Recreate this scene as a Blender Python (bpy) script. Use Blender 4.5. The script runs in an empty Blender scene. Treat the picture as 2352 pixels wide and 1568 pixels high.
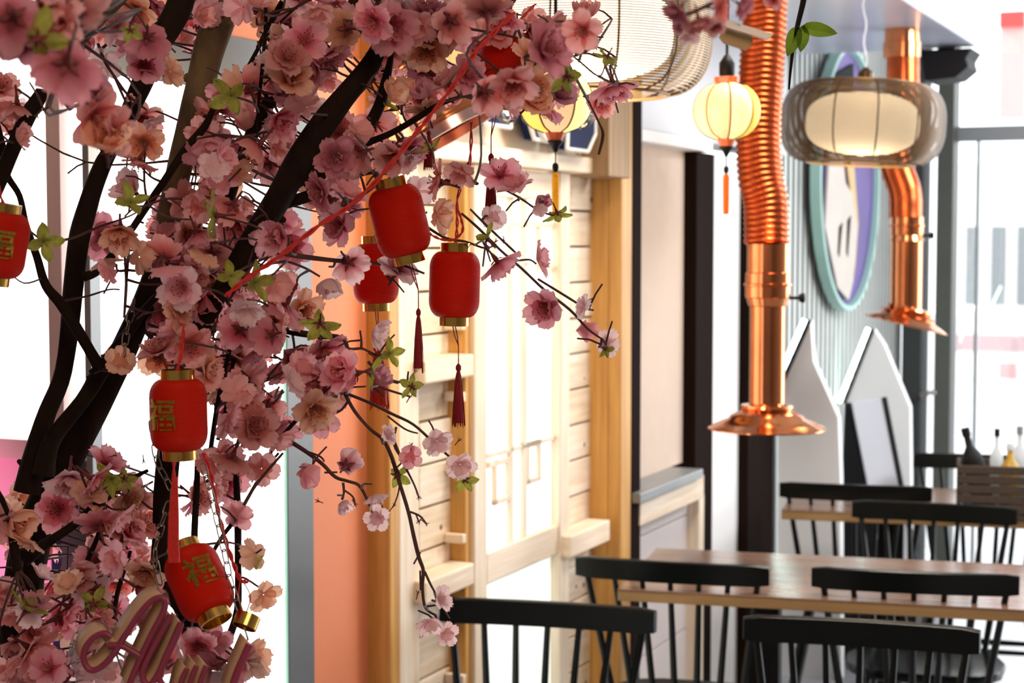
import bpy, math, random
from math import sin, cos, tan, pi, radians, atan2, sqrt
from mathutils import Vector, Matrix, Euler, Quaternion
from mathutils.noise import noise as pnoise
random.seed(7)
SC = bpy.context.scene
COL = SC.collection

# ---------------------------------------------------------------- camera
F = 3920.0; CX, CY = 1176.0, 784.0; HOR = 550.0
PITCH = math.atan((CY - HOR) / F); EYE = Vector((0, 0, 1.58))
cam_d = bpy.data.cameras.new('camera'); cam = bpy.data.objects.new('camera', cam_d); COL.objects.link(cam)
cam.location = EYE; cam.rotation_euler = (pi / 2 - PITCH, 0, 0)
cam_d.sensor_width = 36; cam_d.lens = 36 * F / 2352
cam_d.clip_start = 0.05; cam_d.clip_end = 300
cam_d.dof.use_dof = True; cam_d.dof.focus_distance = 1.85; cam_d.dof.aperture_fstop = 9.6
SC.camera = cam
# ---------------------------------------------------------------- world, light, exposure
world = bpy.data.worlds.new('world'); SC.world = world; world.use_nodes = True
bg = world.node_tree.nodes['Background']; bg.inputs[0].default_value = (0.93, 0.97, 1.0, 1); bg.inputs[1].default_value = 3.0
SC.view_settings.view_transform = 'Standard'; SC.view_settings.look = 'None'
SC.view_settings.exposure = 0.0; SC.view_settings.gamma = 1.0; SC.view_settings.use_curve_mapping = False
SC.cycles.use_denoising = True; SC.cycles.max_bounces = 8; SC.cycles.transparent_max_bounces = 12
SC.cycles.sample_clamp_indirect = 6.0; SC.cycles.caustics_reflective = False; SC.cycles.caustics_refractive = False

TH = radians(24.0); PW = 1.65
D = Vector((sin(TH), cos(TH), 0)); N = Vector((cos(TH), -sin(TH), 0))   # along the left wall / out of it
U_ = Vector((0, sin(PITCH), cos(PITCH))); FW = Vector((0, cos(PITCH), -sin(PITCH)))
def ray(px, py): return Vector((1, 0, 0)) * ((px - CX) / F) + U_ * ((CY - py) / F) + FW
def at(px, py, Z): return EYE + ray(px, py) * Z
def onz(px, py, z):
    r = ray(px, py); return EYE + r * ((z - EYE.z) / r.z)
def onwall(px, py, n=0.0):
    r = ray(px, py); return EYE + r * ((-PW + n) / r.dot(N))
def onfront(px, py, s):
    r = ray(px, py); return EYE + r * (s / r.dot(D))
def WS(px, n=0.0): return onwall(px, HOR, n).dot(D)
def WZ(px, py, n=0.0): return onwall(px, py, n).z
def FN(px, s): return onfront(px, HOR, s).dot(N) + PW
def FZ(px, py, s): return onfront(px, py, s).z
def wl(v):
    """wall frame point (n, s, z) -> world"""
    return D * v[1] + N * (v[0] - PW) + Vector((0, 0, v[2]))

def area(name, loc, size, power, color, target, size_y=None):
    l = bpy.data.lights.new(name, 'AREA'); l.energy = power; l.color = color; l.shape = 'RECTANGLE'
    l.size = size; l.size_y = size_y or size
    o = bpy.data.objects.new(name, l); COL.objects.link(o); o.location = loc
    o.rotation_euler = (Vector(target) - Vector(loc)).to_track_quat('-Z', 'Y').to_euler(); return o
area('daylight_front', wl((4.6, 8.2, 1.6)), 3.2, 150, (0.92, 0.96, 1.0), wl((1.5, 3.5, 1.0)), 2.4)
area('fill_light_rear', (0.5, -0.4, 2.7), 1.2, 31, (1.0, 0.70, 0.52), (-0.3, 1.9, 1.3))  # unseen warm fill, added to light the blossoms from the camera side
area('fill_light_room', wl((2.6, 5.2, 2.7)), 1.0, 90, (0.95, 0.97, 1.0), wl((0.4, 6.6, 1.0)))  # unseen fill, added for more ambient over the far end
area('fill_light_porch', wl((0.9, 3.6, 2.7)), 0.5, 30, (1.0, 0.88, 0.72), wl((0.0, 3.9, 1.1)))  # unseen fill, added to brighten the porch planks

for (nm, p, e, c_) in (('pink_led_lamp', at(20, 1750, 2.25), 22, (1.0, 0.35, 0.6)),):
    l = bpy.data.lights.new(nm, 'SPOT'); l.energy = e; l.color = c_; l.shadow_soft_size = 0.05; l.spot_size = 1.7; l.spot_blend = 0.6
    o = bpy.data.objects.new(nm, l); COL.objects.link(o); o.location = p; o.rotation_euler = (radians(100), 0, radians(48))
# ---------------------------------------------------------------- materials
MATS = {}
def mat(name, col, rough=0.6, metal=0.0, var=0.0, vscale=20.0, bump=0.0, bscale=60.0, stretch=(1, 1, 1), emit=None, es=0.0, spec=0.5, trans=0.0, coat=0.0, col2=None):
    if name in MATS: return MATS[name]
    m = bpy.data.materials.new(name); m.use_nodes = True; nt = m.node_tree; b = nt.nodes['Principled BSDF']
    b.inputs['Base Color'].default_value = (*col, 1); b.inputs['Roughness'].default_value = rough
    b.inputs['Metallic'].default_value = metal; b.inputs['Specular IOR Level'].default_value = spec
    b.inputs['Coat Weight'].default_value = coat
    if emit: b.inputs['Emission Color'].default_value = (*emit, 1); b.inputs['Emission Strength'].default_value = es
    tc = nt.nodes.new('ShaderNodeTexCoord'); mp = nt.nodes.new('ShaderNodeMapping'); mp.inputs['Scale'].default_value = stretch
    nt.links.new(tc.outputs['Object'], mp.inputs[0])
    if var > 0 or col2:
        nz = nt.nodes.new('ShaderNodeTexNoise'); nz.inputs['Scale'].default_value = vscale; nz.inputs['Detail'].default_value = 5
        nt.links.new(mp.outputs[0], nz.inputs['Vector'])
        rp = nt.nodes.new('ShaderNodeValToRGB'); rp.color_ramp.elements[0].position = 0.35; rp.color_ramp.elements[1].position = 0.68
        c2 = col2 or tuple(max(0, c * (1 - var)) for c in col)
        rp.color_ramp.elements[0].color = (*c2, 1); rp.color_ramp.elements[1].color = (*col, 1)
        nt.links.new(nz.outputs['Fac'], rp.inputs[0]); nt.links.new(rp.outputs[0], b.inputs['Base Color'])
    if bump > 0:
        n2 = nt.nodes.new('ShaderNodeTexNoise'); n2.inputs['Scale'].default_value = bscale; n2.inputs['Detail'].default_value = 4
        nt.links.new(mp.outputs[0], n2.inputs['Vector']); bp = nt.nodes.new('ShaderNodeBump'); bp.inputs['Strength'].default_value = bump
        bp.inputs['Distance'].default_value = 0.004
        nt.links.new(n2.outputs['Fac'], bp.inputs['Height']); nt.links.new(bp.outputs[0], b.inputs['Normal'])
    if trans > 0:
        tr = nt.nodes.new('ShaderNodeBsdfTranslucent'); tr.inputs[0].default_value = (*col, 1)
        mx = nt.nodes.new('ShaderNodeMixShader'); mx.inputs[0].default_value = trans
        out = nt.nodes['Material Output']
        nt.links.new(b.outputs[0], mx.inputs[1]); nt.links.new(tr.outputs[0], mx.inputs[2]); nt.links.new(mx.outputs[0], out.inputs[0])
        if var > 0 or col2: nt.links.new(rp.outputs[0], tr.inputs[0])
    MATS[name] = m; return m

def petal_mat(name, tip, base, deep, trans=0.56, r0=0.25):
    """petals paler at the tip and deeper towards the centre of each blossom (real dye of the silk)"""
    m = bpy.data.materials.new(name); m.use_nodes = True; nt = m.node_tree; b = nt.nodes['Principled BSDF']
    tc = nt.nodes.new('ShaderNodeTexCoord'); ln = nt.nodes.new('ShaderNodeVectorMath'); ln.operation = 'LENGTH'
    nt.links.new(tc.outputs['Object'], ln.inputs[0])
    mr = nt.nodes.new('ShaderNodeMapRange'); mr.inputs['From Max'].default_value = 1.0
    nt.links.new(ln.outputs['Value'], mr.inputs['Value'])
    rp = nt.nodes.new('ShaderNodeValToRGB'); e = rp.color_ramp.elements
    e[0].position = r0 * 0.4; e[0].color = (*deep, 1); e[1].position = 0.9; e[1].color = (*tip, 1)
    k = e.new(0.45); k.color = (*base, 1)
    nt.links.new(mr.outputs[0], rp.inputs[0])
    nz = nt.nodes.new('ShaderNodeTexNoise'); nz.inputs['Scale'].default_value = 2.2; nz.inputs['Detail'].default_value = 3
    nt.links.new(tc.outputs['Object'], nz.inputs['Vector'])
    oi = nt.nodes.new('ShaderNodeObjectInfo')
    hs = nt.nodes.new('ShaderNodeHueSaturation')
    m1 = nt.nodes.new('ShaderNodeMapRange'); m1.inputs['To Min'].default_value = 0.72; m1.inputs['To Max'].default_value = 1.12
    nt.links.new(oi.outputs['Random'], m1.inputs['Value']); nt.links.new(m1.outputs[0], hs.inputs['Value'])
    m2 = nt.nodes.new('ShaderNodeMapRange'); m2.inputs['To Min'].default_value = 0.8; m2.inputs['To Max'].default_value = 1.2
    nt.links.new(nz.outputs['Fac'], m2.inputs['Value']); nt.links.new(m2.outputs[0], hs.inputs['Saturation'])
    nt.links.new(rp.outputs[0], hs.inputs['Color'])
    nt.links.new(hs.outputs[0], b.inputs['Base Color']); b.inputs['Roughness'].default_value = 0.8; b.inputs['Specular IOR Level'].default_value = 0.2
    tr = nt.nodes.new('ShaderNodeBsdfTranslucent'); nt.links.new(hs.outputs[0], tr.inputs[0])
    mx = nt.nodes.new('ShaderNodeMixShader'); mx.inputs[0].default_value = trans
    nt.links.new(b.outputs[0], mx.inputs[1]); nt.links.new(tr.outputs[0], mx.inputs[2]); nt.links.new(mx.outputs[0], nt.nodes['Material Output'].inputs[0])
    return m

def glow(name, col, s, two=None):
    m = bpy.data.materials.new(name); m.use_nodes = True; nt = m.node_tree; b = nt.nodes['Principled BSDF']
    b.inputs['Base Color'].default_value = (*col, 1); b.inputs['Roughness'].default_value = 0.5
    b.inputs['Emission Color'].default_value = (*col, 1); b.inputs['Emission Strength'].default_value = s
    return m
def glass(name, col=(1, 1, 1), rough=0.0, alpha=0.12):
    m = bpy.data.materials.new(name); m.use_nodes = True; nt = m.node_tree
    for n in list(nt.nodes): nt.nodes.remove(n)
    o = nt.nodes.new('ShaderNodeOutputMaterial'); g = nt.nodes.new('ShaderNodeBsdfGlossy'); g.inputs[1].default_value = rough
    t = nt.nodes.new('ShaderNodeBsdfTransparent'); t.inputs[0].default_value = (*col, 1)
    fr = nt.nodes.new('ShaderNodeFresnel'); fr.inputs[0].default_value = 1.45
    ad = nt.nodes.new('ShaderNodeMath'); ad.operation = 'ADD'; ad.inputs[1].default_value = alpha * 0.4; ad.use_clamp = True
    nt.links.new(fr.outputs[0], ad.inputs[0])
    mx = nt.nodes.new('ShaderNodeMixShader'); nt.links.new(ad.outputs[0], mx.inputs[0])
    nt.links.new(t.outputs[0], mx.inputs[1]); nt.links.new(g.outputs[0], mx.inputs[2]); nt.links.new(mx.outputs[0], o.inputs[0]); return m

M_pine = mat('pine_pale', (0.84, 0.73, 0.60), 0.6, var=0.3, vscale=6, bump=0.3, bscale=12, stretch=(4, 0.7, 9), col2=(0.70, 0.54, 0.38))
M_pine_v = mat('pine_upright', (0.86, 0.76, 0.64), 0.6, vscale=6, bump=0.3, bscale=12, stretch=(9, 9, 0.7), col2=(0.76, 0.62, 0.46))
M_amber_v = mat('amber_post_wood', (0.66, 0.36, 0.09), 0.5, vscale=5, bump=0.3, bscale=10, stretch=(10, 10, 0.6), col2=(0.48, 0.23, 0.05))
M_knot = mat('wood_knot', (0.22, 0.11, 0.04), 0.7, var=0.3)
M_coral = mat('coral_paint', (0.72, 0.235, 0.11), 0.6, var=0.06, vscale=3, bump=0.1, bscale=90)
M_slate = mat('slate_grey_frame', (0.10, 0.11, 0.12), 0.3, var=0.1, vscale=5, bump=0.05)
M_steel = mat('grey_metal_frame', (0.33, 0.35, 0.36), 0.4, 0.3, var=0.08, vscale=8)
M_navy = mat('navy_paint', (0.012, 0.02, 0.07), 0.4, var=0.2, vscale=9)
M_navy2 = mat('navy_sign', (0.006, 0.016, 0.07), 0.6, spec=0.1, var=0.1, vscale=9)
M_palep = mat('pale_pink_frame', (0.86, 0.66, 0.62), 0.5, var=0.05, vscale=6)
M_pinkw = mat('pink_light_tint', (0.86, 0.50, 0.60), 0.6, var=0.05, vscale=3)  # pink light on the stepped wall is put into this base colour
M_white = mat('white_paint', (0.90, 0.89, 0.88), 0.55, var=0.04, vscale=5, bump=0.05)
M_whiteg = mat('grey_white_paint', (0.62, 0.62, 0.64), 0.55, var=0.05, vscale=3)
M_panelp = mat('pale_mauve_panel', (0.62, 0.55, 0.53), 0.6, var=0.05, vscale=5)
M_blind = mat('beige_blind', (0.62, 0.49, 0.40), 0.8, var=0.04, vscale=20, bump=0.1, bscale=400)
M_umber = mat('dark_umber_wood', (0.014, 0.007, 0.005), 0.8, spec=0.04, var=0.3, vscale=8, stretch=(8, 8, 0.6))
M_slat = mat('grey_green_slat', (0.62, 0.65, 0.62), 0.5, var=0.08, vscale=8)
M_gap = mat('dark_backing', (0.025, 0.03, 0.03), 0.9, spec=0.1, var=0.1)
M_mint = mat('mint_drum', (0.36, 0.58, 0.52), 0.45, var=0.08, vscale=6)
M_purple = mat('purple_art', (0.09, 0.04, 0.26), 0.5, var=0.2, vscale=5)
M_cream = mat('cream_art', (0.55, 0.49, 0.43), 0.6, var=0.06, vscale=6)
M_gold = mat('gold_foil', (0.86, 0.55, 0.12), 0.22, 1.0, var=0.15, vscale=40, bump=0.2, bscale=300)
M_goldc = mat('gold_plastic_cap', (0.72, 0.46, 0.10), 0.16, 1.0, var=0.1, vscale=8)
M_glit = mat('gold_glitter', (0.80, 0.55, 0.08), 0.35, 0.9, var=0.5, vscale=900, bump=1.0, bscale=1400, emit=(0.6, 0.38, 0.02), es=0.0)
M_copper = mat('polished_copper', (0.78, 0.29, 0.12), 0.16, 1.0, var=0.12, vscale=7, bump=0.04, bscale=20)
M_hose = mat('copper_hose', (0.60, 0.12, 0.035), 0.26, 0.95, var=0.25, vscale=14)
M_chair = mat('black_green_lacquer', (0.003, 0.005, 0.0045), 0.24, var=0.3, vscale=12, bump=0.06, bscale=70, spec=0.24)
M_top = mat('table_walnut_top', (0.26, 0.16, 0.115), 0.16, vscale=5, bump=0.05, bscale=20, stretch=(0.8, 8, 8), col2=(0.19, 0.11, 0.075))
M_edge = mat('table_oak_edge', (0.36, 0.23, 0.10), 0.5, vscale=5, stretch=(0.8, 9, 9), col2=(0.27, 0.16, 0.065))
M_black = mat('black_metal', (0.007, 0.007, 0.008), 0.55, 0.0, spec=0.2, var=0.2, vscale=12)
M_floor = mat('pale_floor', (0.50, 0.50, 0.52), 0.16, var=0.12, vscale=2.5, bump=0.03)
M_ceil = mat('ceiling_paint', (0.55, 0.53, 0.52), 0.8, var=0.04, vscale=2)
M_soffit = mat('blue_grey_soffit', (0.70, 0.74, 0.88), 0.25, var=0.06, vscale=2)
M_wall = mat('room_wall_paint', (0.45, 0.40, 0.37), 0.8, var=0.05, vscale=2)
M_red = mat('red_lantern_plastic', (0.74, 0.020, 0.002), 0.5, spec=0.25, var=0.06, vscale=30, trans=0.4)
M_redc = mat('red_cord', (0.72, 0.03, 0.02), 0.6, var=0.2, vscale=300, trans=0.2)
M_tass = mat('crimson_tassel', (0.40, 0.012, 0.02), 0.6, var=0.4, vscale=400, trans=0.25, bump=0.6, bscale=900, stretch=(1, 1, 0.05))
M_tasso = mat('orange_tassel', (0.95, 0.28, 0.01), 0.6, var=0.2, vscale=300, trans=0.5)
M_tassy = mat('yellow_tassel', (0.95, 0.62, 0.03), 0.6, var=0.2, vscale=300, trans=0.5)
M_bark = mat('dark_bark', (0.022, 0.013, 0.008), 0.9, spec=0.12, vscale=40, bump=0.9, bscale=90, stretch=(1, 1, 0.35), col2=(0.009, 0.005, 0.003))
M_bark2 = mat('lit_bark', (0.16, 0.115, 0.05), 0.9, vscale=35, bump=1.0, bscale=80, stretch=(1, 1, 0.5), col2=(0.06, 0.042, 0.02))  # paler bark copy, the greenish light on the trunk put into its colour
M_twig = mat('twig_brown', (0.085, 0.03, 0.025), 0.7, var=0.4, vscale=60)
M_calyx = mat('calyx_maroon', (0.20, 0.035, 0.035), 0.7, var=0.3, vscale=4, trans=0.2)
M_stam = mat('stamen_thread', (0.62, 0.22, 0.16), 0.6, var=0.2, vscale=4)
M_anth = mat('dark_anther', (0.06, 0.015, 0.012), 0.6, var=0.2)
M_leaf = mat('yellow_green_leaf', (0.42, 0.44, 0.07), 0.6, var=0.4, vscale=3, trans=0.5)
M_leafd = mat('fresh_green_leaf', (0.20, 0.32, 0.03), 0.5, var=0.3, vscale=30, trans=0.45)
M_p1 = petal_mat('petal_dusty_pink', (0.90, 0.50, 0.47), (0.80, 0.31, 0.29), (0.50, 0.09, 0.09))
M_p2 = petal_mat('petal_rose_pink', (0.92, 0.50, 0.54), (0.84, 0.30, 0.37), (0.58, 0.07, 0.12))
M_p3 = petal_mat('petal_peach', (0.92, 0.60, 0.44), (0.82, 0.40, 0.26), (0.52, 0.19, 0.08))
M_p4 = petal_mat('petal_pale_pink', (0.92, 0.70, 0.70), (0.86, 0.52, 0.56), (0.62, 0.18, 0.26))
M_p5 = petal_mat('petal_mauve', (0.68, 0.32, 0.37), (0.54, 0.18, 0.23), (0.34, 0.08, 0.12))
M_g_white = glow('lit_white_diffuser', (1.0, 0.99, 0.97), 2.6)
M_g_warm = glow('lit_bulb_shade_bright', (1.0, 0.90, 0.70), 2.8)
M_g_cream = glow('lit_shade_cream', (1.0, 0.76, 0.47), 1.8)
M_g_door = glow('lit_door_glass', (1.0, 0.99, 0.93), 1.25)
M_g_door2 = glow('lit_door_lower_glass', (0.86, 0.95, 0.90), 0.80)
M_g_led = glow('led_strip_light', (0.78, 1.0, 0.92), 9.0)
M_g_fil = glow('bulb_filament', (1.0, 0.72, 0.35), 12.0)
M_wire = mat('bronze_wire', (0.09, 0.05, 0.022), 0.35, 0.8, var=0.1)
M_wirel = mat('pale_wire', (0.26, 0.17, 0.08), 0.35, 0.7, var=0.1)
M_glass = glass('clear_glass')
M_acr = glass('clear_acrylic', (0.96, 0.93, 0.93), 0.05, 0.5)
M_signr = mat('maroon_sign_tube', (0.38, 0.06, 0.12), 0.35, var=0.1, vscale=20, trans=0.3)
M_signc = mat('cream_sign_side', (0.80, 0.56, 0.34), 0.4, var=0.1, vscale=20, trans=0.3)
M_wick = mat('brown_crate_weave', (0.075, 0.048, 0.03), 0.8, var=0.5, vscale=80, bump=1.0, bscale=150, stretch=(1, 1, 3))
M_yel = mat('amber_liquid', (0.75, 0.50, 0.10), 0.2, var=0.1, trans=0.4)
M_chain = mat('dull_chain_metal', (0.22, 0.18, 0.14), 0.4, 0.8, var=0.2, vscale=50)
M_redx = mat('red_barrier_paint', (0.80, 0.05, 0.04), 0.5, var=0.05)
M_terr = mat('terracotta_pot', (0.30, 0.12, 0.07), 0.7, var=0.2, vscale=9)
M_soil = mat('soil', (0.05, 0.03, 0.02), 0.95, var=0.4, vscale=40, bump=1.0)
M_clear = mat('clear_white_glass', (0.85, 0.88, 0.9), 0.1, var=0.02, trans=0.6)

# ---------------------------------------------------------------- mesh builder
class MB:
    def __init__(s): s.v = []; s.f = []; s.mi = []; s.k = 0
    def add(s, vs, fs):
        o = len(s.v); s.v += [tuple(v) for v in vs]; s.f += [tuple(i + o for i in f) for f in fs]; s.mi += [s.k] * len(fs); return s
    def box(s, a, b, M=None):
        x0, y0, z0 = a; x1, y1, z1 = b
        vs = [Vector(p) for p in ((x0, y0, z0), (x1, y0, z0), (x1, y1, z0), (x0, y1, z0), (x0, y0, z1), (x1, y0, z1), (x1, y1, z1), (x0, y1, z1))]
        if M is not None: vs = [M @ v for v in vs]
        return s.add(vs, [(0, 3, 2, 1), (4, 5, 6, 7), (0, 1, 5, 4), (1, 2, 6, 5), (2, 3, 7, 6), (3, 0, 4, 7)])
    def tube(s, pts, rad, seg=8, caps=True, jit=0.0):
        pts = [Vector(p) for p in pts]; n = len(pts)
        if not hasattr(rad, '__len__'): rad = [rad] * n
        t0 = (pts[1] - pts[0]).normalized(); up = t0.orthogonal().normalized(); vs = []; prev = t0
        for i, p in enumerate(pts):
            t = (pts[min(i + 1, n - 1)] - pts[max(i - 1, 0)])
            t = t.normalized() if t.length > 1e-9 else prev
            q = prev.rotation_difference(t); up = (q @ up).normalized(); up = (up - t * up.dot(t)).normalized(); prev = t
            sd = t.cross(up)
            for j in range(seg):
                a = 2 * pi * j / seg; r = rad[i]
                if jit: r *= 1 + jit * pnoise(p * 22 + Vector((cos(a), sin(a), 0)) * 1.3)
                vs.append(p + (up * cos(a) + sd * sin(a)) * r)
        fs = [(i * seg + j, i * seg + (j + 1) % seg, (i + 1) * seg + (j + 1) % seg, (i + 1) * seg + j) for i in range(n - 1) for j in range(seg)]
        if caps: fs += [tuple(range(seg))[::-1], tuple((n - 1) * seg + j for j in range(seg))]
        return s.add(vs, fs)
    def lathe(s, prof, seg=24, M=None, cap=True, lobes=0, la=0.0):
        vs = []; n = len(prof)
        for r, z in prof:
            for j in range(seg):
                a = 2 * pi * j / seg; q = r * (1 - la * (1 - abs(sin(a * lobes / 2))) if lobes else 1)
                v = Vector((q * cos(a), q * sin(a), z)); vs.append(M @ v if M is not None else v)
        fs = [(i * seg + j, i * seg + (j + 1) % seg, (i + 1) * seg + (j + 1) % seg, (i + 1) * seg + j) for i in range(n - 1) for j in range(seg)]
        if cap:
            fs += [tuple(range(seg))[::-1], tuple((n - 1) * seg + j for j in range(seg))]
        return s.add(vs, fs)
    def prism(s, poly, off):
        off = Vector(off); n = len(poly); P = [Vector(p) for p in poly]
        return s.add(P + [p + off for p in P], [tuple(range(n)), tuple(n + i for i in range(n))[::-1]] + [(i, n + i, n + (i + 1) % n, (i + 1) % n) for i in range(n)])
    def mesh(s, name, mats, smooth=35):
        me = bpy.data.meshes.new(name); me.from_pydata(s.v, [], s.f)
        for m in (mats if isinstance(mats, (list, tuple)) else [mats]): me.materials.append(m)
        if any(s.mi): me.polygons.foreach_set('material_index', s.mi)
        if smooth:
            me.polygons.foreach_set('use_smooth', [True] * len(me.polygons)); me.set_sharp_from_angle(angle=radians(smooth))
        me.update(); return me
    def build(s, name, mats, parent=None, smooth=35, bevel=0.0, wallf=False):
        o = bpy.data.objects.new(name, s.mesh(name, mats, smooth)); COL.objects.link(o)
        if parent: o.parent = parent
        if wallf: o.rotation_euler = (0, 0, -TH)
        if bevel:
            b = o.modifiers.new('b', 'BEVEL'); b.width = bevel; b.segments = 2; b.limit_method = 'ANGLE'
        return o
def meshobj(name, me, parent=None, M=None):
    o = bpy.data.objects.new(name, me); COL.objects.link(o)
    if parent: o.parent = parent
    if M is not None: o.matrix_local = M
    return o
def empty(name, loc=(0, 0, 0), rz=0.0):
    o = bpy.data.objects.new(name, None); COL.objects.link(o); o.location = loc; o.rotation_euler = (0, 0, rz); o.empty_display_size = 0.05; return o
def tag(o, label=None, cat=None, group=None, kind=None):
    if label: o['label'] = label
    if cat: o['category'] = cat
    if group: o['group'] = group
    if kind: o['kind'] = kind
    return o
def struct(o): o['kind'] = 'structure'; return o
def kids(o): return [x for x in bpy.data.objects if x.parent == o]
def copy_tree(o, parent=None, m=None):
    if m is None:
        m = {}
        for x in bpy.data.objects:
            if x.parent: m.setdefault(x.parent.name, []).append(x)
    c = o.copy(); COL.objects.link(c); c.parent = parent
    for ch in m.get(o.name, []): copy_tree(ch, c, m)
    return c
def smoothpts(pts, k=4):
    """Catmull-Rom through points (tuples of any length)"""
    out = []; n = len(pts)
    for i in range(n - 1):
        p0, p1, p2, p3 = pts[max(i - 1, 0)], pts[i], pts[i + 1], pts[min(i + 2, n - 1)]
        for j in range(k):
            t = j / k
            out.append(tuple(0.5 * ((2 * b) + (-a + c) * t + (2 * a - 5 * b + 4 * c - d) * t * t + (-a + 3 * b - 3 * c + d) * t ** 3) for a, b, c, d in zip(p0, p1, p2, p3)))
    out.append(tuple(pts[-1])); return out

# wall-frame box: local x = n - PW, y = s
def wb(mb, s0, s1, n0, n1, z0, z1): return mb.box((n0 - PW, s0, z0), (n1 - PW, s1, z1))

# ================================================================ SETTING
CEIL = 2.95
sc_ = WS(208)                 # corner where the wall steps back
GL = 8.5                      # glazed front
m = MB(); wb(m, -2.6, GL + 0.3, -2.6, 5.6, -0.1, 0.0); fl = struct(m.build('floor', M_floor, wallf=True))
m = MB(); wb(m, -2.6, GL + 0.3, -2.6, 5.6, CEIL, CEIL + 0.1); struct(m.build('ceiling', M_ceil, wallf=True))
m = MB(); wb(m, -2.6, GL + 0.3, 5.6, 5.7, 0, CEIL); struct(m.build('wall_right', M_wall, wallf=True))
m = MB(); wb(m, -2.7, -2.6, -2.6, 5.6, 0, CEIL); struct(m.build('wall_back', M_wall, wallf=True))
m = MB(); wb(m, -2.6, sc_, -2.7, -2.6, 0, CEIL); struct(m.build('wall_far_left', M_coral, wallf=True))
# coral left wall core
m = MB(); wb(m, sc_ + 0.12, WS(1455), -0.22, -0.14, 0, CEIL); wb(m, sc_ + 0.12, WS(1640), -0.14, -0.012, WZ(570, 88), CEIL)
wb(m, WS(713), WS(860), -0.14, 0.0, 0, WZ(570, 88) + 0.002); struct(m.build('wall_left', M_coral, wallf=True))
# frontal stepped-back wall with lit window
s1 = sc_
zs = FZ(60, 1004, s1); nL = FN(-260, s1)
m = MB(); wb(m, s1 + 0.0, s1 + 0.1, -2.6, FN(110, s1), 0, zs - 0.03); struct(m.build('wall_step', M_pinkw, wallf=True))
m = MB(); wb(m, s1, s1 + 0.1, -2.6, -0.0, 2.3, CEIL); struct(m.build('wall_step_upper', M_coral, wallf=True))
m = MB(); wb(m, s1 - 0.004, s1 + 0.1, FN(110, s1), FN(137, s1), 0, zs - 0.03); struct(m.build('trim_1', M_navy, wallf=True))
m = MB(); wb(m, s1 - 0.008, s1 + 0.1, FN(137, s1), FN(197, s1), 0, zs - 0.03); struct(m.build('trim_2', M_slate, wallf=True))
w1 = empty('window_1'); struct(w1)
m = MB(); wb(m, s1 + 0.03, s1 + 0.06, nL - 0.5, -0.007, zs, 2.3); m.build('glass_panel', M_g_white, w1, wallf=True)
m = MB(); wb(m, s1 - 0.01, s1 + 0.028, FN(118, s1), FN(150, s1), zs, 2.3); m.build('mullion', M_palep, w1, wallf=True)
m = MB(); wb(m, s1 - 0.03, s1 + 0.1, nL - 0.5, FN(190, s1), zs - 0.03, zs); m.build('window_sill', M_palep, w1, wallf=True)
# corner posts of the second light panel
m = MB(); wb(m, s1 - 0.01, WS(222), -0.006, 0.006, 0, WZ(570, 88)); struct(m.build('trim_3', M_steel, wallf=True))
w2 = empty('window_2'); struct(w2)
ztp = WZ(400, 192)
m = MB(); wb(m, WS(222), WS(649), -0.10, -0.002, 0.02, ztp); m.build('glass_panel', M_g_white, w2, wallf=True)
m = MB(); wb(m, WS(222), WS(713), -0.10, 0.004, ztp, WZ(570, 88) - 0.001); m.build('header_frame', M_slate, w2, wallf=True, bevel=0.003)
m = MB(); wb(m, WS(651.5), WS(713), -0.10, 0.004, 0, ztp - 0.001); m.build('side_frame', M_slate, w2, wallf=True, bevel=0.003)
m = MB(); wb(m, WS(649), WS(651.5), -0.01, 0.003, 0, ztp - 0.001); m.build('glass_edge', mat('green_glass_edge', (0.45, 0.75, 0.62), 0.2, var=0.05, trans=0.4), w2, wallf=True)

# ---------------- timber porch front on the left wall
def plank_row(parent, px0, px1, n0, n1, z0, z1, pitch, mats, k=0):
    sA, sB = WS(px0, n1), WS(px1, n1); i = 0; z = z0
    while z < z1 - 0.01:
        zz = min(z + pitch - 0.005, z1); mb = MB()
        dn = random.uniform(-0.004, 0.004)
        wb(mb, sA, sB, n0, n1 + dn, z, zz)
        o = mb.build('plank', random.choice(mats), parent, wallf=False, smooth=0, bevel=0.0025)
        for q in range(random.choice((0, 1, 1, 2))):       # knots, slightly proud
            kb = MB(); y = random.uniform(sA + 0.02, sB - 0.02); h = random.uniform(z + 0.02, zz - 0.02); r = random.uniform(0.004, 0.009)
            kb.lathe([(r, 0), (r * 0.6, 0.0012)], 8, Matrix.Translation((n1 + dn - PW, y, h)) @ Matrix.Rotation(pi / 2, 4, 'Y'))
            kb.build('knot', M_knot, o)
        z += pitch
porch = empty('wooden_porch_front'); porch.rotation_euler = (0, 0, -TH)
tag(porch, 'pale pine and amber timber shopfront panelling with a lit lattice door on the left wall', 'partition')
PA = [M_pine, mat('pine_b', (0.86, 0.75, 0.62), 0.6, vscale=5, bump=0.3, bscale=12, stretch=(4, 0.6, 9), col2=(0.76, 0.61, 0.45)), mat('pine_c', (0.80, 0.67, 0.50), 0.6, vscale=7, bump=0.3, bscale=12, stretch=(4, 0.8, 9), col2=(0.66, 0.49, 0.32))]
def pb(name, px0, px1, n0, n1, z0, z1, ma, pn=None, bev=0.004):
    nn = n1 if pn is None else pn
    mb = MB(); wb(mb, WS(px0, nn), WS(px1, nn), n0, n1, z0, z1); return mb.build(name, ma, porch, smooth=0, bevel=bev)
zl0 = WZ(1200, 385, 0.07)      # lower edge of the long lintel
zl1 = WZ(1200, 345, 0.07); zh1 = WZ(1200, 270, 0.06)
plank_row(porch, 960, 1092, -0.14, 0.012, 0.0, zl0, 0.092, PA)
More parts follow.
